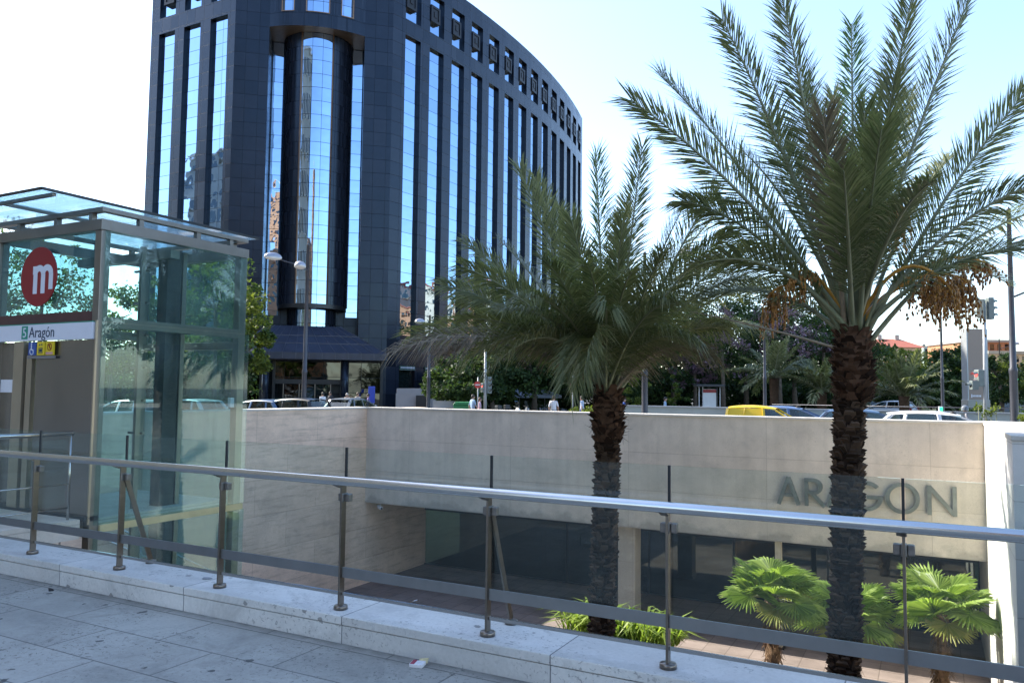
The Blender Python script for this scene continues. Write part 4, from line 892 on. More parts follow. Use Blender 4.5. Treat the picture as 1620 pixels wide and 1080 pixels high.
for i, (a, b, dz, ar, kind) in enumerate(tips1):
    ang = rnd.uniform(0, 6.28); P0 = top1 + Vector((.1*math.cos(ang), .1*math.sin(ang), rnd.uniform(-.15, .2))); tip = px(a, b, D1+dz); dv = (tip-P0); dv.z = 0
    P0 = P0 + dv*.04
    mt, rm = ((m_fr, m_rach), (m_fr_y, m_rach), (m_fr_b, m_rach_b))[kind]
    frond('frond', p1, P0, tip, ar*1.35+.015, rnd, mt, rm, leaf=0.78, n=165, bare=.22, wid=.022, rr=.046, droop=.08 if ar < .13 else .2, tw=max(.15, 1.25-.42*abs(dz)) if kind == 0 else .1)
frond('frond', p1, top1+Vector((0,0,-.25)), px(1092, 493, D1-.4), .03, rnd, m_fr_b, m_rach_b, leaf=.12, n=14, bare=.5)
for k in range(9):                                              # bare cut stalks between the leaves
    a = rnd.uniform(0, 6.283); q = top1 + Vector((math.cos(a)*.5, math.sin(a)*.5, rnd.uniform(.6, 1.2))); s = top1 + Vector((math.cos(a)*.16, math.sin(a)*.16, 0))
    MB().bar(s, q, .07, .025, up=(math.cos(a), math.sin(a), .2)).build('cut_stalk', m_rach_b if k % 3 == 0 else m_rach, p1)
for (mx, my, ex, ey, dz, nst, fall, spr) in ((1440,440,1535,445,-.2,95,.95,.40),(1420,450,1490,470,.5,60,.62,.36),(1395,330,1430,330,-.5,34,.75,.16),(1290,440,1255,435,-.3,34,.55,.26),(1270,450,1215,468,.4,40,.8,.22),(1480,400,1575,425,.4,36,.5,.22),(1430,380,1520,480,-.9,40,.55,.28)):
    fruit(p1, top1+Vector((0,0,.05)), px(mx, my-40, D1+dz*.5), px(ex, ey, D1+dz), rnd, nst, fall, spr)
# left date palm
rnd = random.Random(23); D2 = 15.0
top2 = px(962, 622, D2); base2 = Vector((px(952, 1000, D2).x, px(952, 1000, D2).y, PZ))
p2 = thing('date_palm', 'shorter date palm in the middle with dense drooping fronds', 'palm tree', base2)
palm_trunk(p2, base2, top2, 0.225, 0.215, rnd, 0.85, 4)
tips2 = [(626,556,-.6,.30,2),(650,530,.5,.26,0),(700,452,.3,.22,0),(738,386,.5,.15,0),(736,424,-.8,.20,0),(736,505,-1.4,.26,0),(724,478,.9,.22,0),(745,566,-1.6,.46,0),(772,590,-2.2,.52,0),(705,560,-.3,.36,2),
 (822,268,.3,.10,0),(848,285,1.1,.10,0),(943,246,.2,.02,1),(1016,232,-.2,.05,0),(1132,298,.3,.12,0),(1143,332,1.2,.16,0),(1085,320,-1.,.12,0),(1180,395,.4,.2,0),(1150,372,-1.2,.2,0),(1205,450,.9,.24,0),(1170,440,-.9,.27,0),(1210,525,1.4,.3,0),
 (1118,558,-.9,.44,2),(1100,545,-1.8,.40,0),(1148,520,.6,.34,0),(897,606,-2.6,.56,0),(925,590,-3.0,.5,0),(790,380,2.0,.14,0),(775,425,2.6,.2,0),(1110,430,2.6,.22,0),(885,330,2.4,.08,0),(990,320,2.4,.06,0),
 (930,420,-3.0,.24,0),(1000,430,-3.0,.24,0),(860,410,-2.4,.2,0),(1050,400,-2.4,.18,0),(835,470,-2.6,.28,0),(800,490,-2.,.28,0),(1065,480,-2.6,.3,0),(905,350,-1.4,.08,0),(985,350,-1.6,.08,0),(960,490,-3.2,.34,0)]
for i, (a, b, dz, ar, kind) in enumerate(tips2):
    ang = rnd.uniform(0, 6.28); P0 = top2 + Vector((.1*math.cos(ang), .1*math.sin(ang), rnd.uniform(-.1, .2))); tip = px(a, b, D2+dz); dv = tip-P0; dv.z = 0
    P0 = P0 + dv*.04; mt, rm = ((m_fr, m_rach), (m_fr_y, m_rach), (m_fr_b, m_rach_b))[kind]
    frond('frond', p2, P0, tip, ar, rnd, mt, rm, leaf=0.74, n=165, bare=.12, wid=.022, rr=.034, droop=.10 if ar < .13 else .26, tw=max(.15, 1.2-.4*abs(dz)) if kind != 1 else .12) if ar < .3 else frond('frond', p2, P0, tip, ar, rnd, mt, rm, leaf=0.80, n=150, bare=.12, wid=.024, rr=.034, droop=.46, tw=.55)
# fan palms on the yard floor
m_fan = mat_leaf('fan_leaf', (0.13, 0.20, 0.035), (0.30, 0.38, 0.10), trans=0.42, rough=0.35, scale=1.2)
m_fan_y = mat_leaf('yellowing_fan_leaf', (0.20, 0.22, 0.05), (0.30, 0.28, 0.08), trans=0.3, rough=0.4, scale=1.2)
m_fibre = M('trunk_fibre', (0.17, 0.105, 0.06), 0.95, var=0.5, scale=14, bump=0.9, bscale=60)
def fan_leaf(parent, P0, hub, normal, r, rnd, mat, nseg=34, sweep=250, lean=0.0):
    P0, hub, N = Vector(P0), Vector(hub), Vector(normal).normalized(); ax = (hub-P0); ax = (ax - N*ax.dot(N)).normalized(); s = N.cross(ax); m = MB()
    m.tube([P0, P0.lerp(hub, .5)+Vector((0, 0, .05)), hub], [.016, .011, .008], 5, 1)
    for k in range(nseg):
        a = R(-sweep/2 + sweep*(k+.5)/nseg); D = ax*math.cos(a) + s*math.sin(a); Tn = N.cross(D); l = r*(1-.22*(abs(a)/3.14)**2)*rnd.uniform(.92, 1.06); w_ = R(sweep/nseg)*.5
        dr_ = Vector((0, 0, -l*rnd.uniform(.02, .14))); D1_, D2_ = D - Tn*w_, D + Tn*w_
        a1, a2, c_ = hub + D1_*l*.7, hub + D2_*l*.7, hub + D*l*.7 + N*l*.06
        e1, e2 = hub + D*l + dr_ - Tn*.006, hub + D*l + dr_ + Tn*.006
        m.poly([hub, a1, c_]); m.poly([hub, c_, a2]); m.poly([a1, e1, c_]); m.poly([c_, e1, e2]); m.poly([c_, e2, a2])
    m.build('fan_leaf', [mat, m_rach], parent)
def fan_palm(label, xc, yc, D, r, nl, seed, stem=True, hub_r=0.55, group='fan palms in the yard', lo=-0.35, hi=1.2, base_z=PZ):
    rnd = random.Random(seed); c = px(xc, yc, D); base = Vector((c.x, c.y, base_z))
    t = thing('fan_palm', label, 'palm tree', base, group)
    if stem:
        m = MB(); K = 24; m.tube([base.lerp(c, k/K) for k in range(K+1)], [.14+.03*math.sin(k*1.7) for k in range(K+1)], 12)
        for k in range(420):
            a = rnd.uniform(0, 6.283); o = Vector((math.cos(a), math.sin(a), 0)); p = base.lerp(c, rnd.uniform(.05, 1)) + o*.15
            m.tube([p, p+o*rnd.uniform(.02, .1)+Vector((rnd.uniform(-.05, .05), rnd.uniform(-.05, .05), -rnd.uniform(.05, .25)))], [.008, .003], 3, 0, False)
        m.build('trunk', m_fibre, t)
    for k in range(nl):
        az = k*2.4+rnd.uniform(-.3, .3); el = lo + (hi-lo)*((k+.5)/nl) + rnd.uniform(-.1, .1); o = Vector((math.cos(az)*math.cos(el), math.sin(az)*math.cos(el), math.sin(el)))
        hub = c + o*hub_r*rnd.uniform(.8, 1.15); N = (Vector((0, 0, 1)) - o*.45*math.sin(max(el, 0)) + Vector((o.x, o.y, 0))*(-.55 if el > .2 else .25) + Vector((rnd.uniform(-.25, .25), rnd.uniform(-.25, .25), 0)))
        fan_leaf(t, c+Vector((0, 0, -.05)), hub, N, r*rnd.uniform(.85, 1.12), rnd, m_fan_y if (k < 4 and rnd.random() < .75) else m_fan)
    return t
fan_palm('leftmost of the three fan palms below the letters, left of the right date palm', 1222, 945, 16.6, .60, 20, 3)
fan_palm('middle fan palm half hidden behind the trunk of the right date palm', 1345, 985, 16.9, .64, 19, 4)
fan_palm('rightmost fan palm beside the white end wall', 1488, 968, 16.3, .66, 20, 5)
# low tuft of sword leaves at the foot of the left palm
def sword_clump(label, xc, D, w_, n, seed, zb):
    rnd = random.Random(seed); c = px(xc, 1010, D); t = thing('leafy_plant', label, 'plant', (c.x, c.y, PZ))
    m = MB()
    for k in range(n):
        u = rnd.uniform(-1, 1); p = Vector((c.x+u*w_, c.y+rnd.uniform(-.5, .5), zb)); a = rnd.uniform(0, 6.283); l = rnd.uniform(.45, .85); o = Vector((math.cos(a)*.8+u*.4, math.sin(a)*.8, 0)); sp_ = rnd.uniform(.6, 1.3)
        q1 = p + o*l*.4*sp_ + Vector((0, 0, l*.7)); q2 = p + o*l*(1.0)*sp_ + Vector((0, 0, l*rnd.uniform(.35, .8))); s = Vector((-o.y, o.x, 0)).normalized()*rnd.uniform(.018, .034)
        b = len(m.v); m.v += [tuple(p-s*.7), tuple(p+s*.7), tuple(q1+s), tuple(q1-s), tuple(q2)]; m.face((b, b+1, b+2, b+3)); m.face((b+3, b+2, b+4))
    m.build('leaves', m_fan, t)
    m = MB(); m.lathe([(w_*.55, 0), (w_*.7, (zb-PZ)*.5), (w_*.5, zb-PZ), (.05, zb-PZ+.1)], (c.x, c.y, PZ), 16); m.build('stem_base', m_fibre, t)
sword_clump('low clump of bright green sword shaped leaves at the foot of the left date palm', 985, 18.4, 1.3, 900, 8, -4.1)

# ------------------------------------------------------------------ trees
m_bark = M('tree_bark', (0.13, 0.10, 0.075), 0.95, var=0.4, scale=5, bump=0.6)
m_lf_dark = mat_leaf('dark_leaves', (0.022, 0.042, 0.018), (0.062, 0.10, 0.038), trans=0.25, scale=.35)
m_lf_mid = mat_leaf('mid_leaves', (0.035, 0.065, 0.02), (0.085, 0.13, 0.04), trans=0.3, scale=.4)
m_lf_lit = mat_leaf('light_leaves', (0.07, 0.10, 0.02), (0.17, 0.20, 0.05), trans=0.4, scale=.5)
m_flower = mat_leaf('pink_blossom', (0.15, 0.09, 0.14), (0.28, 0.20, 0.26), trans=0.3, scale=.5)
def tree(name, label, loc, h, rx, rz, mats, seed, nclump=46, per=90, leaf=0.26, trunk_h=None, tr=0.2, group=None, ry=None, mix=(1,), low=0.0):
    rnd = random.Random(seed); loc = Vector(loc); t = thing(name, label, 'bush' if 'bush' in name else ('hedge' if name == 'hedge' else 'tree'), loc, group); ry = ry or rx
    cz = h - rz; th = trunk_h if trunk_h is not None else cz; m = MB(); crown = loc + Vector((0, 0, cz))
    if th > 0.3:
        b = loc + Vector((rnd.uniform(-.2, .2), rnd.uniform(-.2, .2), th)); m.tube([loc, loc.lerp(b, .5)+Vector((rnd.uniform(-.1, .1), rnd.uniform(-.1, .1), 0)), b], [tr*1.25, tr*.9, tr*.7], 10)
        for k in range(7):
            a = 6.283*k/7+rnd.uniform(-.3, .3); e_ = crown + Vector((math.cos(a)*rx*.6, math.sin(a)*ry*.6, rz*rnd.uniform(-.3, .6))); m.tube([b, b.lerp(e_, .5)+Vector((0, 0, .15*h*.3)), e_], [tr*.5, tr*.32, tr*.1], 6)
        m.build('trunk', m_bark, t)
    c = MB()
    for q in range(nclump):
        while True:
            v = Vector((rnd.uniform(-1, 1), rnd.uniform(-1, 1), rnd.uniform(-1, 1)))
            if .25 < v.length < 1 and v.z > -0.75+low: break
        cc = crown + Vector((v.x*rx, v.y*ry, v.z*rz)); cr = rnd.uniform(.16, .34)*min(rx, rz*1.3); mi = rnd.choices(range(len(mats)), mix if len(mix) == len(mats) else None)[0]
        for k in range(per):
            u = Vector((rnd.gauss(0, 1), rnd.gauss(0, 1), rnd.gauss(0, 1))); u = u.normalized()*(rnd.random()**.4); p = cc + Vector((u.x, u.y, u.z*.75))*cr
            n_ = Vector((rnd.gauss(0, 1), rnd.gauss(0, 1), rnd.gauss(0, 1)+.7)).normalized(); a_ = n_.cross(Vector((rnd.gauss(0, 1), rnd.gauss(0, 1), rnd.gauss(0, 1)))).normalized(); b_ = n_.cross(a_); l = leaf*rnd.uniform(.6, 1.25)
            i = len(c.v); c.v += [tuple(p-a_*l*.5), tuple(p+b_*l*.26), tuple(p+a_*l*.5), tuple(p-b_*l*.26)]; c.face((i, i+1, i+2, i+3), mi)
    c.build('crown', mats, t); return t
def at(x, d): g_ = gpos(x, d); return g_
# pale green street trees behind the lift
for k, (x, d, h, r, lab) in enumerate(((388, 44, 7.0, 1.5, 'yellow green street tree just right of the glass lift'), (340, 42, 9.6, 2.6, 'yellow green street tree seen through the right pane of the lift'), (255, 46, 8.6, 2.7, 'yellow green street tree seen through the middle of the lift'), (175, 44, 7.6, 2.4, 'yellow green street tree seen through the left pane of the lift side'), (60, 46, 11.5, 3.6, 'street tree behind the lift door side'), (-30, 46, 11, 3.8, 'street tree hidden behind the left end of the lift'))):
    tree('street_tree', lab, at(x, d), h, r, h*.36, [m_lf_lit, m_lf_mid], 40+k, 44, 90, .26, group='street trees behind the lift', mix=(3, 2), tr=.13)
# dark park trees across the street
for k, (x, d, h, r, rz, lab) in enumerate(((735, 52, 4.6, 2.4, 2.2, 'round dark evergreen beside the no entry sign'), (845, 62, 8.0, 4.0, 3.4, 'dark spreading tree over the parked scooters'), (905, 66, 9.5, 4.2, 4.0, 'dark tree behind the drooping fronds of the left date palm'), (990, 62, 8.5, 4.0, 3.8, 'dark tree right of the left date palm trunk'), (1065, 66, 10.2, 4.4, 4.2, 'tall dark tree behind the poster shelter'), (1180, 66, 10.399999999999999, 4.5, 4.2, 'dark tree behind the tall thin lamp pole'), (1260, 62, 10.2, 4.2, 4.0, 'dark tree left of the right date palm trunk'), (1320, 66, 8.4, 4.0, 3.8, 'dark tree hidden behind the right date palm trunk'), (1512, 58, 5.4, 2.4, 2.5, 'dark bushy tree left of the beige pillar'), (780, 60, 5.0, 2.2, 2.4, 'dark clipped evergreen behind the traffic light mast'), (1120, 72, 10.7, 4.5, 4.5, 'dark tree in the gap behind the blossom'))):
    tree('park_tree', lab, at(x, d), h, r, rz, [m_lf_dark, m_lf_mid], 60+k, 84, 110, .32, group='dark park trees across the street', mix=(3, 2), tr=.22, trunk_h=h*.35)
for k, (x, d, h, r, lab) in enumerate(((1145, 58, 8.4, 2.6, 'blossoming tree with pink flowers left of the tall thin pole'), (1235, 57, 8.8, 2.8, 'blossoming tree with pink flowers near the right date palm crown'), (1100, 60, 6.2, 1.8, 'small blossoming tree above the poster shelter'), (1300, 58, 7.6, 2.2, 'blossoming tree with faded pink flowers behind the right date palm'))):
    tree('blossom_tree', lab, at(x, d), h, r, h*.34, [m_flower, m_lf_dark, m_lf_mid], 90+k, 46, 80, .24, group='pink blossom trees', mix=(4, 3, 2), tr=.15)
for k, (x, d, h, r, lab) in enumerate(((1400, 72, 6.4, 3.0, 'sunlit light green tree below the red tiled roof'), (1452, 72, 6.1, 3.4, 'sunlit light green tree right of the low palm crown'), (1350, 74, 6.6, 3.2, 'sunlit light green tree just right of the right date palm trunk'), (1500, 90, 6.6, 3.4, 'mid green tree under the hanging dates'))):
    tree('leafy_tree', lab, at(x, d), h, r, h*.36, [m_lf_lit, m_lf_mid], 110+k, 44, 80, .32, group='light green trees in the park', mix=(3, 1), tr=.2)
for k, (x, d, h, r, lab) in enumerate(((1582, 48, 4.9, 1.5, 'tall dark tree right of the beige pillar'), (1612, 70, 5.0, 3.0, 'yellow green tree behind the thick lamp post'), (1650, 60, 5.0, 2.6, 'green tree at the right edge'))):
    tree('leafy_tree', lab, at(x, d), h, r, h*.40, [m_lf_dark, m_lf_lit] if k == 0 else [m_lf_lit, m_lf_mid], 120+k, 44, 90, .22, mix=(4, 1), tr=.14)
tree('conifer_bush', 'small bright conical bush right of the left date palm trunk', at(1008, 50), 3.6, .75, 1.8, [m_lf_lit], 130, 24, 90, .16, 0)
tree('conifer_bush', 'small dim conical bush left of the poster shelter', at(1073, 56), 3.4, .8, 1.7, [m_lf_mid, m_lf_lit], 131, 24, 90, .16, 0)
tree('flower_bush', 'bright green planting just behind the back wall near the left date palm', Vector((-10.6, 26.6, ST)), 1.35, 1.5, .7, [m_lf_lit], 132, 26, 80, .16, 0, ry=.6)
q = gpos(1620, 22); tree('hedge', 'clipped bright hedge at the right edge beside the lamp post', Vector((q.x+.8, q.y+1.2, ST)), 1.35, 2.0, .75, [m_lf_lit, m_lf_mid], 133, 36, 110, .1, 0, ry=.8)
q = gpos(1575, 40); tree('hedge', 'low dark hedge at the foot of the beige pillar', Vector((q.x, q.y, ST)), 1.45, 3.0, .8, [m_lf_dark, m_lf_mid], 134, 40, 90, .16, 0, ry=1.2)
for k, (x, d, w_, lab) in enumerate(((760, 70, 7, 'dark shrub bed behind the parked scooters'), (960, 74, 8, 'dark shrub bed behind the left date palm trunk'), (1130, 76, 8, 'dark shrub bed behind the poster shelter'), (1290, 74, 7, 'dark shrub bed left of the right date palm trunk'), (1440, 88, 8, 'dark shrub bed behind the low palm'), (120, 62, 7, 'shrub bed behind the lift door side'), (215, 60, 6, 'shrub bed seen through the left pane of the lift'), (310, 58, 6, 'shrub bed seen through the right pane of the lift'), (20, 64, 8, 'shrub bed at the left edge behind the lift'), (860, 78, 7, 'dark shrub bed behind the parasols'), (1050, 78, 7, 'dark shrub bed behind the small conical bushes'), (1215, 78, 7, 'dark shrub bed behind the thin pole'), (1365, 92, 7, 'dark shrub bed right of the right date palm trunk'), (1520, 80, 5, 'dark shrub bed left of the beige pillar'))):
    tree('hedge', lab, gpos(x, d), 4.3, w_, 2.3, [m_lf_dark, m_lf_mid], 160+k, 150, 90, .34, 0, ry=1.5, mix=(5, 1), group='dark shrub beds in the park')
def sprig(x, y, d, label, seed):
    rnd = random.Random(seed); p = px(x, y, d); b = Vector((p.x, p.y, ST)); t = thing('flowering_plant', label, 'plant', b, 'pale stems above the wall'); m = MB(); m.tube([b, p], [.02, .01], 5); m.build('stem', m_rach, t); c = MB()
    for k in range(46):
        u = Vector((rnd.gauss(0, 1), rnd.gauss(0, 1), rnd.gauss(0, .8)))*.075; a = Vector((rnd.gauss(0, 1), rnd.gauss(0, 1), rnd.gauss(0, 1))).normalized()*.05; w_ = a.cross(Vector((0, .3, 1))).normalized()*.03; q = p+u; c.poly([q-a, q+w_, q+a, q-w_])
    c.build('flower_head', m_lf_lit, t)
for k, (x, y, l) in enumerate(((1548, 643, 'leftmost pale green stem beside the white taxi'), (1568, 652, 'pale green stem on the corner of the white wall'), (1576, 645, 'tallest pale green stem on the corner of the white wall'), (1560, 656, 'short pale green stem between its taller neighbours'))): sprig(x, y, 25.5, l, 200+k)
# trees and plants outside the frame on the right, mirrored in the lift glass
for k, (x, y, h, lab) in enumerate(((13, 16, 7.5, 'nearest'), (17, 23, 8.5, 'second'), (14, 9, 7, 'third'), (22, 14, 9, 'fourth'), (20, 30, 8.5, 'farthest'))):
    tree('plaza_tree', lab + ' light green tree on the plaza beyond the right edge of the photo', Vector((x, y, ST)), h, 2.6, h*.34, [m_lf_lit, m_lf_mid], 140+k, 40, 70, .28, tr=.15)
# low background palms
def bgpalm(label, x, d, zc, r, n, seed, yspread=1.0):
    rnd = random.Random(seed); b = gpos(x, d); c = Vector((b.x, b.y, zc)); t = thing('park_palm', label, 'palm tree', b, 'palms in the park across the street')
    MB().tube([b, b.lerp(c, .5), c], [.3, .26, .3], 10).build('trunk', m_trunk, t)
    for k in range(n):
        az = k*2.4; el = rnd.uniform(-.25, 1.35); o = Vector((math.cos(az)*math.cos(el), math.sin(az)*math.cos(el), math.sin(el)))
        tip = c + o*r*rnd.uniform(.85, 1.1) - Vector((0, 0, r*.12)); frond('frond', t, c + o*.1, tip, .22-.12*el, rnd, m_fr, m_rach, leaf=.62, n=34, bare=.1, wid=.09, rr=.035, droop=.3)
bgpalm('broad grey green palm between the right date palm trunk and the beige pillar', 1430, 44, 1.6, 2.9, 34, 301)
bgpalm('grey green palm with drooping fronds behind the yellow car', 1225, 48, 2.6, 3.0, 30, 302)
bgpalm('grey green palm close to the left side of the right date palm trunk', 1300, 46, 1.8, 2.4, 26, 303)

# ------------------------------------------------------------------ street furniture
m_pole = M('dark_lamp_paint', (0.055, 0.058, 0.072), 0.4, 0.3, var=0.15, scale=2); m_grey = M('grey_steel_paint', (0.38, 0.40, 0.41), 0.45, 0.3, var=0.1, scale=2)
m_lamp = M('lamp_hood', (0.36, 0.37, 0.42), 0.35, 0.4, var=0.08); m_lens = M('lamp_lens', (0.7, 0.7, 0.68), 0.25, var=0.05)
def head(parent, c, d, L=.75):
    c, d = Vector(c), Vector(d).normalized(); s = d.cross(Vector((0, 0, 1))).normalized(); u = Vector((0, 0, 1)); hood, lens = MB(), MB(); n, mN = 16, 8
    def pt(i, j, k): a = math.pi*i/mN; r = math.sin(a); x = -math.cos(a)*L*.5; th = math.pi*j/n; return c + d*x + s*(r*L*.3*math.cos(th)) + u*(r*k*L*.28*math.sin(th))
    for m, k in ((hood, 1.0), (lens, -.55)):
        b = len(m.v)
        for i in range(mN+1):
            for j in range(n+1): m.v.append(tuple(pt(i, j, k)))
        for i in range(mN):
            for j in range(n): q = b+i*(n+1)+j; m.face((q, q+1, q+n+2, q+n+1), 0, True)
    h = hood.build('lamp_hood', m_lamp, parent); lens.build('lamp_lens', m_lens, h)
def lamp(label, x, d, ytop, heads, r=.085, base=True, mat=None):
    b = gpos(x, d); top = px(x, ytop, d); zt_ = top.z; t = thing('street_lamp', label, 'street lamp', b, 'street lamps'); m = MB(); mat = mat or m_pole
    m.lathe([(r*1.7, 0), (r*1.7, .5), (r*1.25, .62), (r*1.15, 2.6), (r*1.3, 2.65), (r*1.3, 2.75), (r, 2.8), (r*.62, zt_-ST), (r*.9, zt_-ST+.02), (0, zt_-ST+.15)], tuple(b), 14); m.build('pole', mat, t)
    for (hx, hy, dz, ay) in heads:
        hp = px(hx, hy, d+dz); a = Vector((b.x, b.y, px(x, ay, d).z)); MB().tube([a, a.lerp(hp, .5)+Vector((0, 0, .03)), hp], [.035, .03, .025], 8).build('arm', mat, t); head(t, hp + (hp-a).normalized()*.25, (hp-a).xy.to_3d(), .85)
lamp('tall lamp post with two hooded heads in front of the building entrance', 481, 37, 386, [(440, 410, -.5, 424), (476, 422, -2.0, 426)], .10)
lamp('lamp post with one hooded head right of the entrance bay', 678, 50, 500, [(668, 512, -.4, 520)], .10)
lamp('small distant lamp left of the entrance canopy', 406, 74, 518, [(408, 522, .2, 524)], .07)
lamp('second small distant lamp under the first near the lift', 413, 80, 558, [(416, 562, .2, 563)], .06)
lamp('lamp post right of the left date palm partly behind its fronds', 1020, 33, 400, [(1078, 403, -.6, 420)], .11)
lamp('tall thin bare pole between the blossom trees', 1210, 40, 508, [], .075)
lamp('tall pole behind the hanging dates', 1491, 36, 470, [], .06)
lamp('thick dark lamp post at the right edge', 1604, 24, 330, [(1660, 372, .4, 384), (1655, 452, .5, 470)], .095)
lamp('thin distant mast between the pillar and the thick lamp post', 1583, 90, 535, [(1604, 545, .3, 552)], .08)
def signal(label, x, d, ytop, heads, arm=None, r=.065, mat=None):
    b = gpos(x, d); top = px(x, ytop, d); t = thing('traffic_light', label, 'traffic light', b); MB().tube([b, b.lerp(top, .5), top], [r*1.1, r, r*.85], 12).build('pole', mat or m_grey, t)
    if arm: e_ = px(arm[0], arm[1], d); MB().tube([top, top.lerp(e_, .3)+Vector((0, 0, .5)), e_], [r*.8, r*.7, r*.5], 8).build('mast_arm', mat or m_grey, t)
    for hx, hy, face, nl, lit, sz in heads:
        c = px(hx, hy, d); f = Vector(face).normalized(); s = f.cross(Vector((0, 0, 1))).normalized(); hgt = nl*.3*sz; hb = MB().obox(c, s*.15*sz, f*.12*sz, Vector((0, 0, hgt/2+.03))).build('signal_head', m_signal if lit != 'back' else m_board_w, t, bevel=.02)
        for k in range(nl):
            z = c.z + hgt/2 - (k+.5)*.3*sz; pc = Vector((c.x, c.y, z)) + f*.125*sz; on = (k == 0 and lit == 'red') or (k == nl-1 and lit == 'green'); mt = m_on_r if (on and lit == 'red') else m_on_g if on else m_off
            n = 14; q = [pc + s*.1*sz*math.cos(6.283*i/n) + Vector((0, 0, .1*sz*math.sin(6.283*i/n))) for i in range(n)]; mm = MB(); mm.poly(q); mm.build('signal_lens', mt, hb)
            v = MB()
            for i in range(9):
                a0, a1 = math.pi*i/9, math.pi*(i+1)/9; g0, g1 = [pc + s*.115*sz*math.cos(a) + Vector((0, 0, .115*sz*math.sin(a))) for a in (a0, a1)]; dv = f*.16*sz - Vector((0, 0, .02)); v.poly([g0, g1, g1+dv, g0+dv])
            v.build('visor', m_signal, hb)
m_signal = M('signal_housing', (0.16, 0.19, 0.18), 0.5, var=.1); m_board_w = M('signal_back_board', (0.55, 0.58, 0.57), 0.5); m_off = M('unlit_lens', (0.03, 0.03, 0.03), 0.2)
m_on_r = mat_emit('red_lamp', (1.0, 0.05, 0.04), 2.0); m_on_g = mat_emit('green_lamp', (0.02, 0.8, 0.35), 2.0); m_on_o = mat_emit('orange_lamp', (1.0, 0.16, 0.03), 2.0)
signal('traffic light mast with an overhanging arm beside the no entry sign', 768, 45, 552, [(773, 609, (.8, -.3, 0), 3, 'off', 1.0), (764.5, 613, (-.4, -.9, 0), 2, 'red', .8), (867, 548, (.5, .8, 0), 3, 'back', .9)], (866, 540), .08)
signal('traffic light with a lit red lamp in front of the beige pillar', 1557, 28, 480, [(1549, 598, (-.8, -.5, 0), 2, 'red', .9), (1541, 609, (-.9, -.3, 0), 1, 'off', .9), (1552, 488, (-.9, .2, 0), 2, 'off', 1.0), (1566, 488, (.9, .4, 0), 3, 'off', .8)], None, .06)
signal('distant traffic light with a green lamp at the right edge', 1613, 60, 585, [(1611.5, 594, (-.2, -1, 0), 3, 'green', 1.2), (1614, 613, (-.2, -1, 0), 2, 'green', 1.0)], None, .05)
signal('traffic light with an orange lamp seen through the lift glass', 261, 36, 596, [(261, 603, (.3, -1, 0), 3, 'red', .9)], None, .05)
def roundsign(label, x, y, d, r, face, bar=True, ytop=None):
    b = gpos(x, d); c = px(x, y, d); t = thing('road_sign', label, 'road sign', b); MB().tube([b, Vector((b.x, b.y, px(x, ytop or y-12, d).z))], .03, 8).build('pole', m_grey, t)
    f = Vector(face).normalized(); s = f.cross(Vector((0, 0, 1))).normalized(); n = 28; P = lambda rr_, o: [c + f*(.05+o) + s*rr_*math.cos(6.283*i/n) + Vector((0, 0, rr_*math.sin(6.283*i/n))) for i in range(n)]
    m = MB(); a = P(r, 0); b_ = P(r, .02); i0 = len(m.v); m.v += [tuple(v) for v in a+b_]; m.face(range(i0, i0+n)); m.face(range(i0+2*n-1, i0+n-1, -1))
    for i in range(n): j = (i+1) % n; m.face((i0+i, i0+j, i0+n+j, i0+n+i))
    dsk = m.build('sign_disc', M('road_sign_red', (0.62, 0.03, 0.03), .4, var=.05) if 'road_sign_red' not in bpy.data.materials else bpy.data.materials['road_sign_red'], t, fixn=True)
    MB().obox(c + f*.074, s*r*.72, f*.003, Vector((0, 0, r*.16))).build('white_bar', m_signw, dsk)
roundsign('round red no entry sign facing the viewer left of the traffic light mast', 756, 608.5, 43, .19, (.3, -1, 0))
roundsign('round red no entry sign seen at an angle beside the left date palm trunk', 906, 607, 40, .21, (.95, -.35, 0), ytop=594)
# beige advertising pillar
c = gpos(1543, 46); t = thing('advertising_pillar', 'tall beige pillar with a grey base standing in the park at the right', 'pillar', c); s_, f_ = Rt, Fh
zt_ = px(1543, 520, 46).z; m_pil = M('pillar_beige', (0.31, 0.235, 0.185), .6, var=.06, scale=.6); zb_ = px(1543, 632, 46).z; zm = px(1543, 584, 46).z
MB().obox(Vector((c.x, c.y, (zb_+zt_)/2)), s_*.56, f_*.28, Vector((0, 0, (zt_-zb_)/2))).build('panel', m_pil, t, bevel=.02)
MB().obox(Vector((c.x, c.y, zm)) - f_*.27, s_*.565, f_*.02, Vector((0, 0, .03))).build('panel_joint', M('pillar_joint', (.3, .25, .22), .6), t)
MB().obox(Vector((c.x, c.y, (zb_+zt_)/2)) - s_*.58, s_*.03, f_*.3, Vector((0, 0, (zt_-zb_)/2))).build('edge_trim', m_grey, t); MB().obox(Vector((c.x, c.y, (zb_+zt_)/2)) + s_*.58, s_*.03, f_*.3, Vector((0, 0, (zt_-zb_)/2))).build('edge_trim', m_grey, t)
MB().obox(Vector((c.x, c.y, (zb_+ST)/2)), s_*.66, f_*.35, Vector((0, 0, (zb_-ST)/2))).build('base', m_greyst, t, bevel=.03)
rnd = random.Random(3); m = MB()
for k in range(7): m.obox(Vector((c.x, c.y, zb_+.22)) - f_*.285 + s_*(-.38+k*.085), s_*.03, f_*.004, Vector((0, 0, .10 if k == 0 else .05)))
m.build('lettering', m_signw, t)
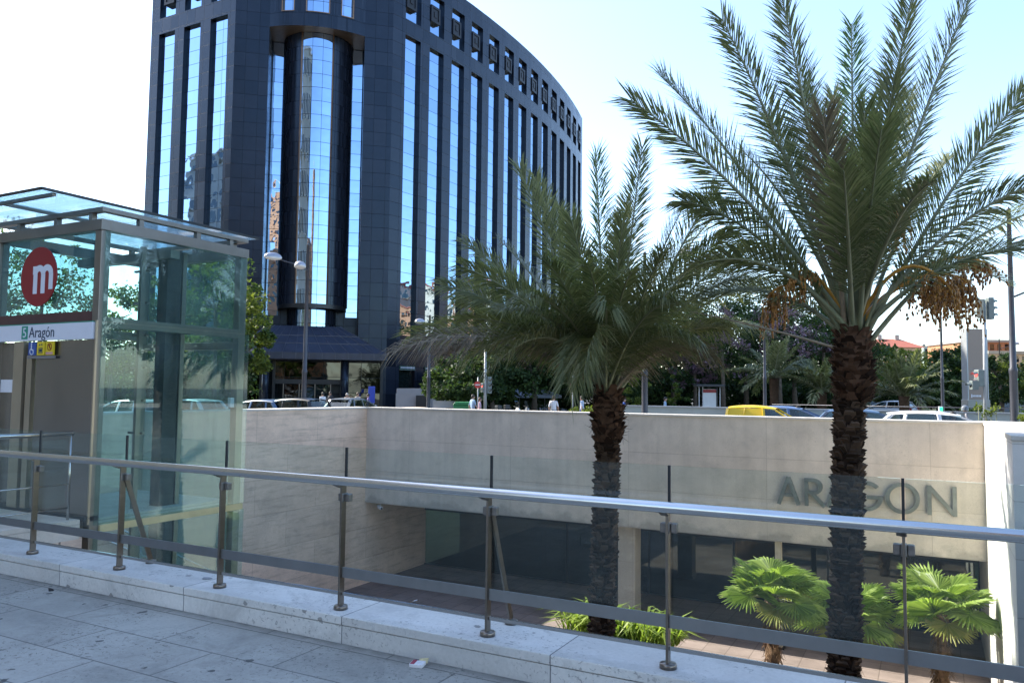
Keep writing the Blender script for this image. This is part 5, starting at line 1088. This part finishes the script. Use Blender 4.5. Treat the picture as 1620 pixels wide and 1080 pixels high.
# poster shelter
c = gpos(1122, 48); t = thing('poster_shelter', 'small bus shelter with a white poster panel under a dark roof', 'bus shelter', c); u = Rt
for k in (-.62, -.4, .48, .66): MB().obox(c + u*k + Vector((0, 0, 1.15)), u*.03, Fh*.03, Vector((0, 0, 1.15))).build('post', m_grey if k != .48 else m_dark, t)
MB().obox(c + Vector((0, 0, 2.36)), u*.85, Fh*.5, Vector((0, 0, .07))).build('roof', m_dark, t, bevel=.02)
pp = MB().obox(c - u*0 - Fh*.05 + Vector((0, 0, 1.3)), u*.4, Fh*.05, Vector((0, 0, .85))).build('poster_panel', M('poster_white', (.62, .63, .62), .4, var=.1, scale=2), t); MB().obox(c - Fh*.105 + Vector((0, 0, 2.03)), u*.4, Fh*.004, Vector((0, 0, .1))).build('poster_band', m_red, pp)
# long pale concrete parapet of the underpass, with a thin rail
t = thing('underpass_parapet', 'long pale grey concrete parapet between the road and the park', 'wall', (-2, 36, ST))
a, b_ = pxY(955, 642, 36.5), pxY(1560, 654, 36.5); m_par = M('parapet_concrete', (.40, .43, .40), .8, var=.12, scale=1)
MB().box((a.x, 36.5, ST-.2), (b_.x+14, 36.8, a.z)).build('wall_face', m_par, t); MB().box((a.x-.05, 36.45, a.z+.001), (b_.x+14, 36.85, a.z+.06)).build('coping', m_grey, t)
MB().tube([(a.x+8, 36.65, a.z+.22), (b_.x+14, 36.65, a.z+.22)], .02, 6).build('rail', m_pole, t)
# planters and steps in front of the bank windows
t = thing('entrance_terrace', 'pale stone terrace wall with a dark opening in front of the bank windows', 'low wall', (-36, 57, ST)); m_ter = M('terrace_stone', (.40, .37, .36), .8, var=.1, scale=.8)
for (xa, xb, y0, y1, dd) in ((627, 676, 622, 650, 59), (677, 705, 626, 650, 60), (628, 704, 614, 620, 61)):
    A_, B_ = px(xa, y0, dd), px(xb, y0, dd); MB().obox((A_+B_)/2 + Vector((0, 0, (ST-A_.z)/2)), (B_-A_)/2*.98, Fh*.4, Vector((0, 0, (A_.z-ST)/2))).build('block', m_ter, t)
A_ = px(667, 637, 58.4); MB().obox(A_, Rt*.42, Fh*.08, Vector((0, 0, .55))).build('opening', m_dark, t)
t = thing('bench_wall', 'pale low stone bench left of the green bin', 'bench', at(712, 50)); c = at(712, 50); MB().obox(c + Vector((0, 0, .62)), Rt*1.1, Fh*.25, Vector((0, 0, .12))).build('seat', m_ter, t)
for k in (-.9, .9): MB().obox(c + Rt*k + Vector((0, 0, .25)), Rt*.12, Fh*.2, Vector((0, 0, .25))).build('leg', m_ter, t)
MB().obox(c + Fh*.22 + Vector((0, 0, 1.0)), Rt*1.1, Fh*.05, Vector((0, 0, .22))).build('backrest', m_ter, t)
c = at(734, 48); t = thing('waste_container', 'green wheeled waste container beside the stone bench', 'waste container', c); m_gr = M('container_green', (.03, .2, .07), .5, var=.12)
MB().prism([(-.5, .15), (.5, .15), (.62, 1.0), (-.62, 1.0)], lambda u, v: c + Rt*u + Vector((0, 0, v)) - Fh*.4, Fh*.8).build('body', m_gr, t, fixn=True, bevel=.03)
MB().prism([(-.66, 1.0), (.66, 1.0), (.5, 1.2), (-.5, 1.2)], lambda u, v: c + Rt*u + Vector((0, 0, v+.005)) - Fh*.45, Fh*.9).build('lid', m_gr, t, fixn=True, bevel=.04)
for k in (-.45, .45): MB().lathe([(.1, -.05), (.1, .05)], tuple(c + Rt*k + Vector((0, 0, .1))), 12, axis='Y').build('wheel', m_rubber, t)
# terrace parasols
m_par2 = M('parasol_cloth', (.42, .50, .66), .8, var=.08)
for k, (x, lab) in enumerate(((822, 'left pale blue parasol behind the parked scooters'), (862, 'right pale blue parasol behind the parked scooters'))):
    c = at(x, 66); t = thing('parasol', lab, 'parasol', c, 'pale blue parasols'); MB().tube([c, c + Vector((0, 0, 2.5))], .03, 8).build('pole', m_grey, t)
    m = MB(); z = c.z; ap = c + Vector((0, 0, 2.15))
    q = [c + Vector((1.5*math.cos(6.283*i/8), 1.5*math.sin(6.283*i/8), 1.55)) for i in range(8)]
    for i in range(8): j = (i+1) % 8; m.poly([q[i], q[j], ap]); m.poly([q[j], q[i], q[i]-Vector((0, 0, .2)), q[j]-Vector((0, 0, .2))])
    m.build('canopy', m_par2, t)

# ------------------------------------------------------------------ cars (built facing +X at the origin, then placed)
def car(label, loc, rz, paint, kind='hatch', taxi=False, sunroof=False):
    loc = Vector(loc); t = thing('parked_car' if kind != 'taxi' else 'taxi', label, 'taxi' if taxi else 'car', (0, 0, 0)); mp = paint
    hw, L = .87, 2.12
    low = [(-2.1, .42, .78), (-2.02, .30, .93), (-1.5, .24, .97), (-.6, .20, .95), (.5, .20, .93), (1.05, .22, .93), (1.6, .25, .84), (2.0, .30, .70), (2.12, .42, .58)]
    if kind == 'van': low[0] = (-2.12, .35, 1.0); low[1] = (-2.08, .28, 1.0)
    m = MB(); N = 12
    for x, zb_, zt_ in low:                                       # lofted lower body, rounded in plan and section
        w_ = hw*(1-.14*max(0, (abs(x)-1.2)/.95)**2); zc, hz = (zb_+zt_)/2, (zt_-zb_)/2
        for k in range(N):
            a = 2*math.pi*k/N; cx, sx = math.cos(a), math.sin(a); pw = .45; m.v.append((x, w_*math.copysign(abs(cx)**pw, cx), zc+hz*math.copysign(abs(sx)**pw, sx)))
    for i in range(len(low)-1):
        for k in range(N): a, b = i*N+k, i*N+(k+1) % N; m.face((a, b, b+N, a+N), 0, True)
    m.face(range(N-1, -1, -1)); m.face(range((len(low)-1)*N, len(low)*N)); m.build('body', mp, t, fixn=True)
    zr = 1.47; bz = .93; xb0, xb1 = -1.95, 1.08; xr0, xr1 = -1.55, .22
    if kind == 'van': xb0, xr0, zr = -2.06, -1.98, 1.52
    if kind == 'suv': zr, xr0, xb0 = 1.56, -1.75, -2.0
    wb, wr = .80, .62; prof = []
    for k in range(9):
        f = k/8; x = xr0+(xr1-xr0)*f; z = zr - .10*(abs(f-.45)/.55)**2.2; prof.append((x, z))
    rf = MB()
    for i, (x, z) in enumerate(prof):
        for j in range(7): v = -1+2*j/6; rf.v.append((x, wr*v, z+.03*(1-v*v)))
    for i in range(8):
        for j in range(6): a = i*7+j; rf.face((a, a+1, a+8, a+7), 0, True)
    b0 = len(rf.v)
    for i, (x, z) in enumerate(prof): rf.v += [(x, -wr-.035, z-.055), (x, wr+.035, z-.055)]
    for i in range(8): rf.face((i*7, (i+1)*7, b0+2*(i+1), b0+2*i), 0, True); rf.face((i*7+6, b0+2*i+1, b0+2*i+3, (i+1)*7+6), 0, True)
    rf.poly([(xr0+.02, -wr, prof[0][1]-.05), (xr1, -wr, prof[-1][1]-.05), (xr1, wr, prof[-1][1]-.05), (xr0+.02, wr, prof[0][1]-.05)]); rf.build('roof', mp, t)
    if kind in ('hatch', 'taxi'): MB().prism([(-.12, -.03), (.06, .0), (.06, .03), (-.13, -.005)], lambda u, v: Vector((xr0+u, -wr, prof[0][1]+v)), (0, 2*wr, 0)).build('spoiler', mp, t)
    zA, zD = prof[-1][1]-.05, prof[0][1]-.05
    side = lambda sg, x, z: Vector((x, sg*(wb+(wr+.03-wb)*(z-bz)/(zr-bz)), z))
    for sg in (-1, 1):                                            # pillars and side windows
        P = MB(); P.bar(side(sg, xb1, bz), side(sg, xr1, zA), .07, .06); P.bar(side(sg, -.28, bz), side(sg, -.34, zr-.07), .1, .05); P.bar(side(sg, xb0, bz), side(sg, xr0, zD), .16, .08)
        P.bar(side(sg, -1.28, bz), side(sg, -1.18, zr-.1), .09, .05); P.bar(side(sg, xb0, bz), side(sg, xb1, bz), .06, .05); P.build('pillars', mp, t)
        def win(name, x0, x1, x2, x3):
            m = MB(); m.poly([side(sg, x0, bz), side(sg, x1, bz), side(sg, x2, zr-.09), side(sg, x3, zr-.09)]); return m.build(name, mp if (kind == 'van' and x1 < 0) else m_carglass, t)
        win('side_window', -.26, xb1-.04, xr1-.02, -.32); win('side_window', -1.24, -.3, -.36, -1.16); win('quarter_window', xb0+.1, -1.3, -1.2, xr0+.1)
        mi = MB(); mi.lathe([(0, -.07), (.06, -.05), (.075, 0), (.06, .05), (0, .07)], (.78, sg*.93, 1.0), 10, axis='Y'); mi.build('mirror', mp, t)
    for nm, xa, xc, za, inset in (('windscreen', xb1, xr1, zA, .05), ('rear_window', xb0, xr0, zD, .05)):
        m = MB(); m.poly([(xa, -wb+.06, bz), (xa, wb-.06, bz), (xc, wr-.02, za), (xc, -wr+.02, za)]); m.build(nm, m_carglass, t)
    m = MB(); m.box((-1.9, -.75, .5), (1.0, .75, .62))
    for x in (-1.0, .05):
        for y in (-.38, .38): m.obox((x-.18, y, .85), (.07, 0, .03), (0, .24, 0), (-.05, 0, .32)); m.obox((x-.26, y, 1.25), (.05, 0, 0), (0, .13, 0), (0, 0, .08)); m.box((x-.15, y-.24, .62), (x+.35, y+.24, .75))
    m.obox((.85, 0, .85), (.18, 0, -.03), (0, .74, 0), (0, 0, .1)); m.build('interior', m_rubber, t)
    for x in (-1.3, 1.32):
        for sg in (-1, 1):
            w_ = MB().lathe([(.2, -.1), (.3, -.1), (.32, -.06), (.32, .06), (.3, .1), (.2, .1)], (x, sg*.8, .32), 20, axis='Y').build('wheel', m_rubber, t); MB().lathe([(0, .09), (.06, .1), (.2, .08)] if sg > 0 else [(.2, -.08), (.06, -.1), (0, -.09)], (x, sg*.8, .32), 16, axis='Y').build('rim', m_steel, w_)
    for sg in (-1, 1):
        MB().obox((2.02, sg*.6, .66), (.06, 0, -.02), (0, .18, 0), (0, 0, .06)).build('headlight', m_lens, t); MB().obox((-2.04, sg*.7, .88), (.05, 0, 0), (0, .1, 0), (0, 0, .1)).build('tail_light', m_red, t)
    if taxi:
        m = MB().obox((-.25, 0, zr+.10), (.05, 0, 0), (0, .16, 0), (0, 0, .075)).build('roof_sign', m_signw, t, bevel=.01); MB().obox((-.25, -.17, zr+.1), (.045, 0, 0), (0, .012, 0), (0, 0, .06)).build('green_lamp', mat_emit('taxi_green', (.02, .6, .2), .8), m)
    t.location = loc; t.rotation_euler = (0, 0, rz)
    if taxi: t.scale = (1.14, 1.04, 1.0)
    return t
def paint(name, c): return M(name, c, .35, .0, var=.02, coat=.25, spec=.3)
m_pw, m_py, m_pb, m_plb = paint('white_paint', (.75, .75, .76)), paint('yellow_paint', (.75, .50, .02)), paint('blue_paint', (.10, .16, .30)), paint('light_blue_paint', (.07, .12, .21))
m_pk, m_pg, m_pr, m_ps = paint('black_paint', (.02, .022, .026)), paint('green_paint', (.06, .11, .07)), paint('red_paint', (.55, .05, .03)), paint('silver_paint', (.15, .17, .19))
def cp(x, d): return gpos(x, d, ST-.1)
car('white taxi with a small green roof sign passing just behind the back wall', cp(1503, 25.9), R(3), m_pw, 'taxi', taxi=True)
car('yellow van with closed rear sides driving behind the back wall', cp(1222, 31.2), R(3), m_py, 'van').scale = (.82, .95, 1.0)
car('dark blue car with its driver visible overlapping the yellow van', cp(1262, 33.6), R(3), m_pb)
car('light blue car partly hidden behind the right date palm trunk', cp(1380, 29), R(3), m_plb)
car('blue hatchback at the left end of the street beside the lift', cp(405, 36.5), R(185), m_plb)
car('pale green car between the blue hatchback and the black car', cp(432, 40), R(184), m_pg)
car('large black car in front of the entrance of the dark building', cp(455, 36), R(184), m_pk, 'suv')
car('small silver car in front of the entrance columns', cp(563, 47), R(95), m_ps)
car('white car seen through the left part of the lift glass', cp(203, 33), R(184), m_pw)
car('red car seen through the middle of the lift glass', cp(252, 36), R(184), m_pr)
car('white car seen through the right part of the lift glass', cp(292, 36), R(184), m_pw)
for k, (x, d, p_, l) in enumerate(((1374, 62, m_ps, 'distant silver car right of the palm trunk'), (1402, 60, m_pw, 'distant white car left of the low palm'), (1600, 70, m_ps, 'distant car on the road at the right edge'))): car(l, gpos(x, d, ST), R(160 if k else 20), p_)
# ------------------------------------------------------------------ scooters
def scooter(label, loc, rz, pm):
    t = thing('motor_scooter', label, 'scooter', (0, 0, 0)); 
    for x in (-.6, .62):
        w_ = MB().lathe([(.16, -.05), (.23, -.05), (.25, 0), (.23, .05), (.16, .05)], (x, 0, .25), 18, axis='Y').build('wheel', m_rubber, t); MB().lathe([(0, -.03), (.16, -.03), (.16, .03), (0, .03)], (x, 0, .25), 14, axis='Y').build('rim', m_steel, w_)
    MB().prism([(-.85, .62), (-.5, .35), (.2, .28), (.45, .35), (.58, .95), (.48, 1.0), (.3, .42), (-.05, .42), (-.12, .72), (-.7, .8)], lambda u, v: Vector((u, -.15, v)), (0, .3, 0)).build('body', pm, t, fixn=True, bevel=.03)
    MB().prism([(-.75, .8), (-.1, .74), (-.08, .82), (-.7, .9)], lambda u, v: Vector((u, -.14, v)), (0, .28, 0)).build('seat', m_rubber, t, fixn=True, bevel=.02)
    MB().tube([(.6, 0, .3), (.48, 0, 1.0)], .03, 8).tube([(.42, -.33, 1.08), (.5, 0, 1.0), (.42, .33, 1.08)], .018, 8).build('handlebar', m_dark, t)
    MB().prism([(.5, .98), (.58, .98), (.42, 1.4), (.38, 1.38)], lambda u, v: Vector((u, -.16, v)), (0, .32, 0)).build('windshield', m_carglass, t, fixn=True)
    MB().obox((.6, 0, .88), (.03, 0, 0), (0, .07, 0), (0, 0, .06)).build('headlight', m_lens, t); MB().obox((-.85, 0, 1.0), (.16, 0, 0), (0, .18, 0), (0, 0, .14)).build('top_box', m_dark, t, bevel=.03)
    t.location = loc; t.rotation_euler = (0, 0, rz); return t
scooter('white motor scooter parked under the dark tree', cp(808, 47), R(60), m_pw)
scooter('silver motor scooter parked right of the white one', cp(822, 49), R(50), m_ps)
scooter('dark blue motor scooter parked by the entrance', cp(486, 47), R(70), m_pb)
scooter('white motor scooter ridden past the beige pillar', cp(1541, 31.5), R(15), m_pw)
# ------------------------------------------------------------------ people
m_skin = M('skin', (.42, .26, .19), .55, var=.06)
HAIR = {'dark': M('dark_hair', (.02, .016, .013), .6), 'grey': M('grey_hair', (.4, .38, .36), .7), 'brown': M('brown_hair', (.08, .045, .025), .6)}
_cl = {}
def cloth(c):
    k = tuple(c)
    if k not in _cl: _cl[k] = M('cloth_%d' % len(_cl), c, .85, var=.12, scale=4)
    return _cl[k]
def person(label, loc, rz, top, legs, hair='dark', pose='walk', h=1.70, helmet=None):
    t = thing('person', label, 'person', (0, 0, 0)); s = h/1.72; J, Ed = [], []
    def j(x, y, z, r): J.append((x*s, y*s, z*s, r*s)); return len(J)-1
    sit = pose == 'sit'; dz = -.38 if sit else 0; st = .22 if pose == 'walk' else .05
    pel = j(0, 0, .95+dz, .125); wai = j(0, 0, 1.12+dz, .12); che = j(.01, 0, 1.32+dz, .145); nec = j(.02, 0, 1.47+dz, .062); hd0 = j(.035, 0, 1.56+dz, .085); hd1 = j(.04, 0, 1.64+dz, .092); hd2 = j(.035, 0, 1.70+dz, .065)
    Ed += [(pel, wai), (wai, che), (che, nec), (nec, hd0), (hd0, hd1), (hd1, hd2)]
    for sg in (-1, 1):
        f = st*sg
        hip = j(0, sg*.095, .90+dz, .095)
        if sit: kn = j(.42, sg*.12, .55, .065); an = j(.45, sg*.12, .12, .045); to = j(.60, sg*.13, .06, .035)
        else: kn = j(f*.5+.03, sg*.1, .50, .065); an = j(f-.04 if f > 0 else f, sg*.1, .09, .045); to = j((f if f > 0 else f+.02)+.13, sg*.11, .04, .035)
        Ed += [(pel, hip), (hip, kn), (kn, an), (an, to)]
        sh = j(0, sg*.17, 1.41+dz, .062); el = j((.10 if sit else -f*.35-.02), sg*.23, 1.14+dz, .045); wr = j((.38 if sit else -f*.7+.08), sg*.21, (1.08 if sit else .92)+dz, .033); ha = j((.47 if sit else -f*.75+.12), sg*.2, (1.07 if sit else .83)+dz, .036)
        Ed += [(che, sh), (sh, el), (el, wr), (wr, ha)]
    me = bpy.data.meshes.new('body'); me.from_pydata([v[:3] for v in J], Ed, []); o = bpy.data.objects.new('tmp', me); C.objects.link(o); o.modifiers.new('s', 'SKIN')
    for i, v in enumerate(J): me.skin_vertices[0].data[i].radius = (v[3]*.95, v[3]*1.05)
    me.skin_vertices[0].data[0].use_root = True; sb = o.modifiers.new('u', 'SUBSURF'); sb.levels = sb.render_levels = 1
    dg = bpy.context.evaluated_depsgraph_get(); bm_ = bpy.data.meshes.new_from_object(o.evaluated_get(dg)); bpy.data.objects.remove(o)
    bm_.materials.clear()
    for mt in (m_skin, cloth(top), cloth(legs), m_rubber): bm_.materials.append(mt)
    for p in bm_.polygons:
        c = p.center/s; z = c.z-dz if sit and c.z > .5 and c.x < .3 else c.z; p.use_smooth = True
        arm = abs(c.y) > .185
        p.material_index = 0 if (c.z-dz > 1.475 or (arm and c.z-dz < 1.16)) else 1 if (c.z-dz > .98 or arm) else 3 if c.z < .10 else 2
    body = bpy.data.objects.new('body', bm_); C.objects.link(body); body.parent = t
    m = MB(); c = Vector((.03*s, 0, (1.645+dz)*s)); r = .112*s if not helmet else .145*s; K, N = 8, 14
    for i in range(K+1):
        a = math.pi*.5*(1-i/K) ; 
        for k in range(N): b = 6.283*k/N; dn = .9 if (math.cos(b) < .2 or helmet) else .15; m.v.append((c.x-.012+r*math.cos(a)*math.cos(b), c.y+r*math.cos(a)*math.sin(b)*.88, c.z+r*math.sin(a)*1.02 - (dn*.085*s if i == K else (dn*.03*s if i == K-1 else 0))))
    for i in range(K):
        for k in range(N): m.face((i*N+k, i*N+(k+1) % N, (i+1)*N+(k+1) % N, (i+1)*N+k), 0, True)
    m.build('helmet' if helmet else 'hair', helmet or HAIR[hair], t)
    fm = MB(); fc = Vector((.125*s, 0, (1.625+dz)*s)); fm.obox(fc + Vector((.005, 0, -.005))*s, (.018*s, 0, -.006*s), (0, .012*s, 0), (0, 0, .022*s)); fm.build('nose', m_skin, t); 
    for sg in (-1, 1): MB().lathe([(0, -.006*s), (.011*s, 0), (0, .006*s)], (.115*s, sg*.034*s, (1.652+dz)*s), 8, axis='X').build('eye', m_rubber, t)
    t.location = loc; t.rotation_euler = (0, 0, rz); return t
W_, B_, P_, BL, K_ = (.7, .7, .72), (.30, .42, .55), (.55, .36, .42), (.05, .08, .35), (.03, .03, .035)
SW_ = ST
person('person in a cream coat with pale hair walking before the entrance', gpos(549, 50), R(-30), (.60, .45, .36), (.5, .42, .35), 'grey', h=1.62)
person('person in a beige top leaning forward right of the cream coated walker', gpos(566, 50), R(-20), (.45, .38, .33), (.35, .3, .28), 'brown', h=1.68)
person('person in a white shirt with a dark bag left of the two walkers', gpos(511, 50), R(160), W_, K_, 'dark', h=1.66)
person('person in dark clothes in the doorway behind the white shirt', gpos(523, 54), R(-90), (.06, .06, .07), K_, 'dark')
person('person in purple clothes beside the blue poster stand', gpos(583, 51), R(-140), (.16, .12, .30), (.06, .06, .12), 'dark', h=1.6)
person('person in a pale blue shirt with dark hair beside the green bin', gpos(748, 43), R(60), B_, (.2, .2, .25), 'dark', h=1.66)
person('person in a pink top with a red cap by the traffic light mast', gpos(759, 42), R(20), P_, (.5, .4, .45), 'brown', h=1.52)
person('person in a white shirt right of the parasols', gpos(876, 41), R(100), W_, (.35, .35, .36), 'brown', h=1.66)
person('person in a pale shirt hidden by the hanging fronds left of the palm trunk', gpos(921, 44), R(180), (.5, .55, .65), (.05, .1, .3), 'dark', h=1.64)
person('person in a blue shirt just right of the left date palm trunk', gpos(987, 42), R(10), (.06, .12, .4), K_, 'dark', h=1.6)
person('person in a pale blue top beyond the grey parapet', gpos(1052, 47), R(10), B_, K_, 'dark', h=1.62)
person('person driving the white taxi', cp(1503, 25.9) + Vector((.04, -.38, .17)), R(3), (.05, .05, .06), K_, 'dark', 'sit', h=1.66)
person('person driving the dark blue car', cp(1262, 33.6) + Vector((.02, -.38, .17)), R(3), (.05, .05, .06), K_, 'dark', 'sit', h=1.66)
person('person with a silver helmet riding the scooter past the pillar', cp(1541, 31.5) + Vector((-.35, 0, .24)), R(15), (.25, .25, .27), K_, 'dark', 'sit', h=1.7, helmet=m_ps)
c = gpos(588, 52); t = thing('poster_stand', 'blue poster stand on legs beside the entrance columns', 'poster stand', c)
MB().obox(c + Vector((0, 0, 1.55)), Rt*.22, Fh*.06, Vector((0, 0, .55))).build('panel', M('poster_blue', (.03, .07, .45), .4), t, bevel=.03)
for k in (-.15, .15): MB().obox(c + Rt*k + Vector((0, 0, .6)), Rt*.03, Fh*.03, Vector((0, 0, .6))).build('leg', m_grey, t)
